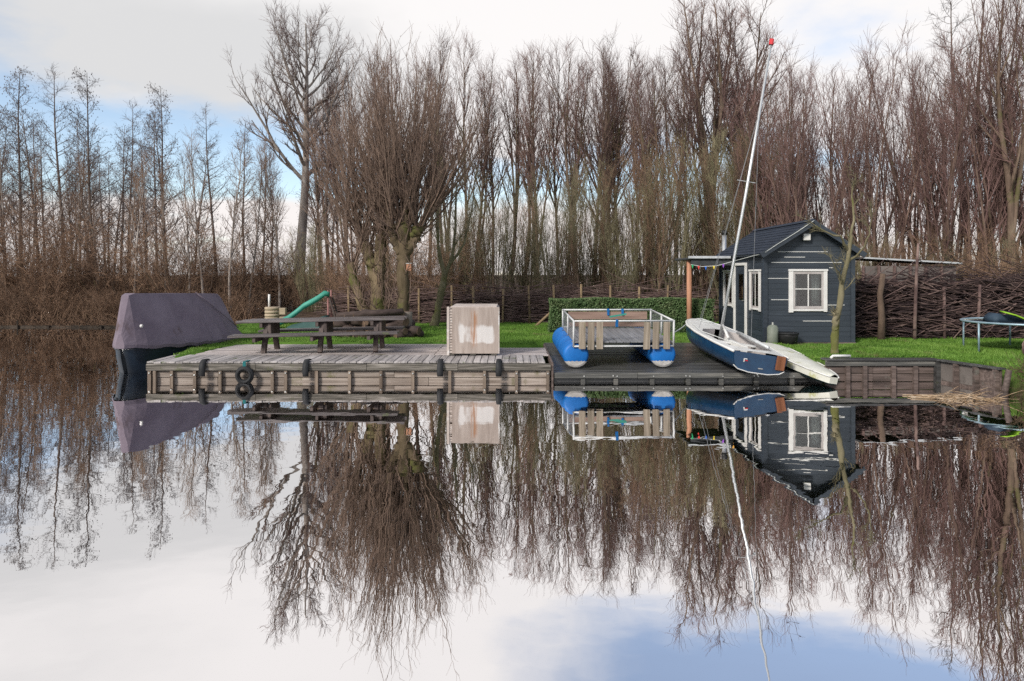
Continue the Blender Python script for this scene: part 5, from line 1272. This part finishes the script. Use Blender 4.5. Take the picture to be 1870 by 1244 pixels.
# fruit tree in front of the cabin
limb_tree('fruit_tree', [[(0,0,-.1,.105),(.0,0,.35,.085),(.03,0,.7,.075),(.12,.02,1.15,.068),(.22,.05,1.6,.062),(.33,.08,2.1,.055),(.42,.1,2.6,.04)],
                         [(.02,0,.55,.075),(.015,-.02,.75,.07),(.01,-.02,.92,.066)],
                         [(.40,.1,2.5,.038),(.5,.15,3.0,.028),(.48,.2,3.5,.018),(.55,.2,4.0,.006)],
                         [(.36,.1,2.25,.035),(.1,-.1,2.55,.024),(-.35,-.15,2.7,.016),(-.75,-.2,2.95,.006)],
                         [(.30,.08,1.95,.03),(.62,0,2.3,.022),(.8,0,2.8,.014),(.85,.1,3.3,.006)],
                         [(.2,.05,1.5,.022),(.0,-.2,1.75,.014),(-.25,-.3,2.15,.006)]],
          ((1524-CX)/F*15.35, 15.35, .44), 'mossy fruit tree with leaning trunk on the grass before the cabin', 'twig_olive', 'bark_green', 81,
          [dict(n=5, t0=.5, t1=.98, a=.6, l=.26, P=5, rf=.5, rmin=.005, rmax=.014, up=.08), dict(n=5, t0=.2, a=.6, l=.42, P=4, rmin=.0038, up=.05), dict(n=3, t0=.2, a=.6, L=.14, P=2, rmin=.003)])

# ------------------------------------------------------------------ trampoline
tc_ = Vector((11.72, 15.9, .44))
tm = thing('trampoline', tc_, 'round garden trampoline on pale blue legs at the right edge', 'trampoline')
TR, TH = 1.30, .67
MB().tube([(TR*math.cos(a), TR*math.sin(a), TH) for a in [2*math.pi*i/40 for i in range(41)]], .024, 8, False).build('rim', M['tramp_frame'], tm, True)
rings = [[(r*math.cos(a), r*math.sin(a), TH-.02-(.03 if r < .6 else 0)) for a in [2*math.pi*i/40 for i in range(40)]] for r in (1.16,.9,.6,.3,.02)]
MB().loft(rings, True).build('jumping_mat', M['tramp_mat'], tm, True)
for k in range(6):
    a = R(190+60*k); c, s = math.cos(a)*TR, math.sin(a)*TR
    MB().tube([(c,s,TH-.02),(c*1.0,s*1.0,.02)], .022, 8).build('leg', M['tramp_frame'], tm, True)
mb = MB()
for k in range(48):
    a = 2*math.pi*k/48; mb.bar((1.14*math.cos(a),1.14*math.sin(a),TH-.02),(1.28*math.cos(a),1.28*math.sin(a),TH),.008)
tag(mb.build('springs', M['bolt'], tm), kind='stuff')
pad = thing('folded_pad', tc_+Vector((-.55,-.55,TH+.03)), 'folded lime green and dark blue pad lying on the trampoline', 'pad')
rings = [[(x,y-.10,z),(x,y+.10,z+.02),(x,y+.10,z+.05),(x,y-.10,z+.03)] for x, y, z in ((-.42,0,.20),(-.2,0,.14),(.0,0,.06),(.12,0,.01))]
MB().loft(rings, True, (True, True)).build('lime_edge', M['lime'], pad, True)
rings = [[(x,.12,-.02),(x,.55,-.02),(x,.5,h),(x,.14,h*.9)] for x, h in ((-.5,.10),(-.4,.19),(-.1,.15),(.2,.06),(.7,.12),(1.2,.10))]
MB().loft(rings, True, (True, True)).build('blue_sheet', M['pad_blue'], pad, True)
MB().tube([(.75,.1,.10),(1.1,.05,.06)], .04, 8).build('lime_roll', M['lime'], pad)
wr_ = thing('branch_ring', (10.95, 14.75, .62), 'bundle of bent brown branches at the right edge of the lawn', 'branches')
mb = MB()
for k in range(9):
    ph_ = random.random(); r_ = random.uniform(.16,.24)
    mb.tube([(r_*math.cos(a), random.uniform(-.04,.04), r_*math.sin(a)) for a in [ph_+5.5*i/14 for i in range(15)]], .012, 5)
mb.build('twisted_branches', M['stick'], wr_)

# ------------------------------------------------------------------ grass blades, reeds
rng = np.random.default_rng(111)
n = 420000
gxs = rng.uniform(-9.8, 14.5, n); gys = 11.5 + 14.6*rng.random(n)**1.25
zg = ground_z(gxs, gys); keep = (zg > .30) & (rng.random(n) < lawn_mask(gxs, gys)) & (land_sd(gxs, gys) > .16)
keep &= ~((gxs > -7.2+.15*(gys-15.5)+.08*np.sin(gys*5)) & (gxs < .86) & (gys < 17.85+.12*np.sin(gxs*4)+.1*np.sin(gxs*9))) | ((gxs > -.5) & (gxs < .84) & (gys > 17.1+.1*np.sin(gxs*9)))
keep &= ~((gxs > .7) & (gxs < 6.38) & (gys < 18.2)) & ~((gxs > 6.3) & (gxs < 8.75) & (gys > 17.6) & (gys < 21.6)) & ~((gxs > 6.3) & (gxs < 8.75) & (gys < 14.5))
gxs, gys, zg = gxs[keep], gys[keep], zg[keep]; n = len(gxs)
clump = .6 + .8*(np.sin(gxs*2.3+np.sin(gys*1.7)*2)*np.sin(gys*2.9)*.5+.5)
hgt = rng.uniform(.025, .065, n)*clump; a = rng.uniform(0, 2*np.pi, n); wd = rng.uniform(.004, .008, n)*1.5
lean = rng.normal(0, .4, (n, 2))*hgt[:, None]
b0 = np.stack([gxs, gys, zg-.01], 1); s3 = np.stack([np.cos(a)*wd, np.sin(a)*wd, np.zeros(n)], 1)
V = np.stack([b0-s3, b0+s3, b0+np.stack([lean[:,0], lean[:,1], hgt], 1)], 1).reshape(-1, 3)
grm = mk('grass_blade', [(.060,.130,.016),(.11,.215,.03),(.17,.28,.055)], .9, rough=.6, spec=.25, moss=(.15,.135,.06), moss_amt=.3, moss_scale=1.3)
tag(link('grass', np_mesh('grass', V, None, grm, False, np.arange(n*3).reshape(n, 3))), 'short green lawn grass around the landing stage and cabin', 'grass', kind='stuff')
T = Tubes(); k = 110
base = np.stack([rng.normal(7.9, .24, k), rng.normal(12.25, .14, k), rng.uniform(.0, .05, k)], 1)
d = np.stack([rng.choice([-1,1],k)*np.ones(k), rng.normal(0,.5,k), rng.normal(.05,.12,k)], 1)
p, r = grow(rng, base, d, rng.uniform(.15,.5,k), 5, np.full(k,.006), np.full(k,.003), .15, -.03); p[..., 2] = np.maximum(p[..., 2], -.01); T.add(p, r, 4)
base = np.stack([rng.uniform(7.0,7.4,6), rng.uniform(12.3,12.7,6), np.full(6,.015)], 1)
p, r = grow(rng, base, np.tile([[1.,-.1,0]],(6,1)), np.full(6,1.0), 6, np.full(6,.011), np.full(6,.006), .03, 0); p[..., 2] = .012; T.add(p, r, 4)
tag(link('floating_reeds', T.mesh('floating_reeds', M['reed'])), 'tangle of dead pale reeds floating by the quay corner', 'reeds', kind='stuff')
T = Tubes(); k = 1500
bx_ = rng.uniform(8.9, 11.5, k); by_ = rng.uniform(10.6, 13.0, k); sd2 = land_sd(bx_, by_); ok = (sd2 > -.05) & (sd2 < .8); bx_, by_ = bx_[ok], by_[ok]; k = len(bx_)
base = np.stack([bx_, by_, np.maximum(ground_z(bx_, by_), 0)-.02], 1); d = np.stack([rng.normal(-.35,.6,k), rng.normal(-.3,.6,k), np.ones(k)*.6], 1)
p, r = grow(rng, base, d, rng.uniform(.2,.55,k), 5, np.full(k,.005), np.full(k,.002), .2, -.12); T.add(p, r, 3)
tag(link('bank_reeds', T.mesh('bank_reeds', mk('bank_reed', [(.07,.045,.030),(.16,.11,.07)], 5, rough=.9))), 'brown withered reeds on the bank at the right edge', 'reeds', kind='stuff')
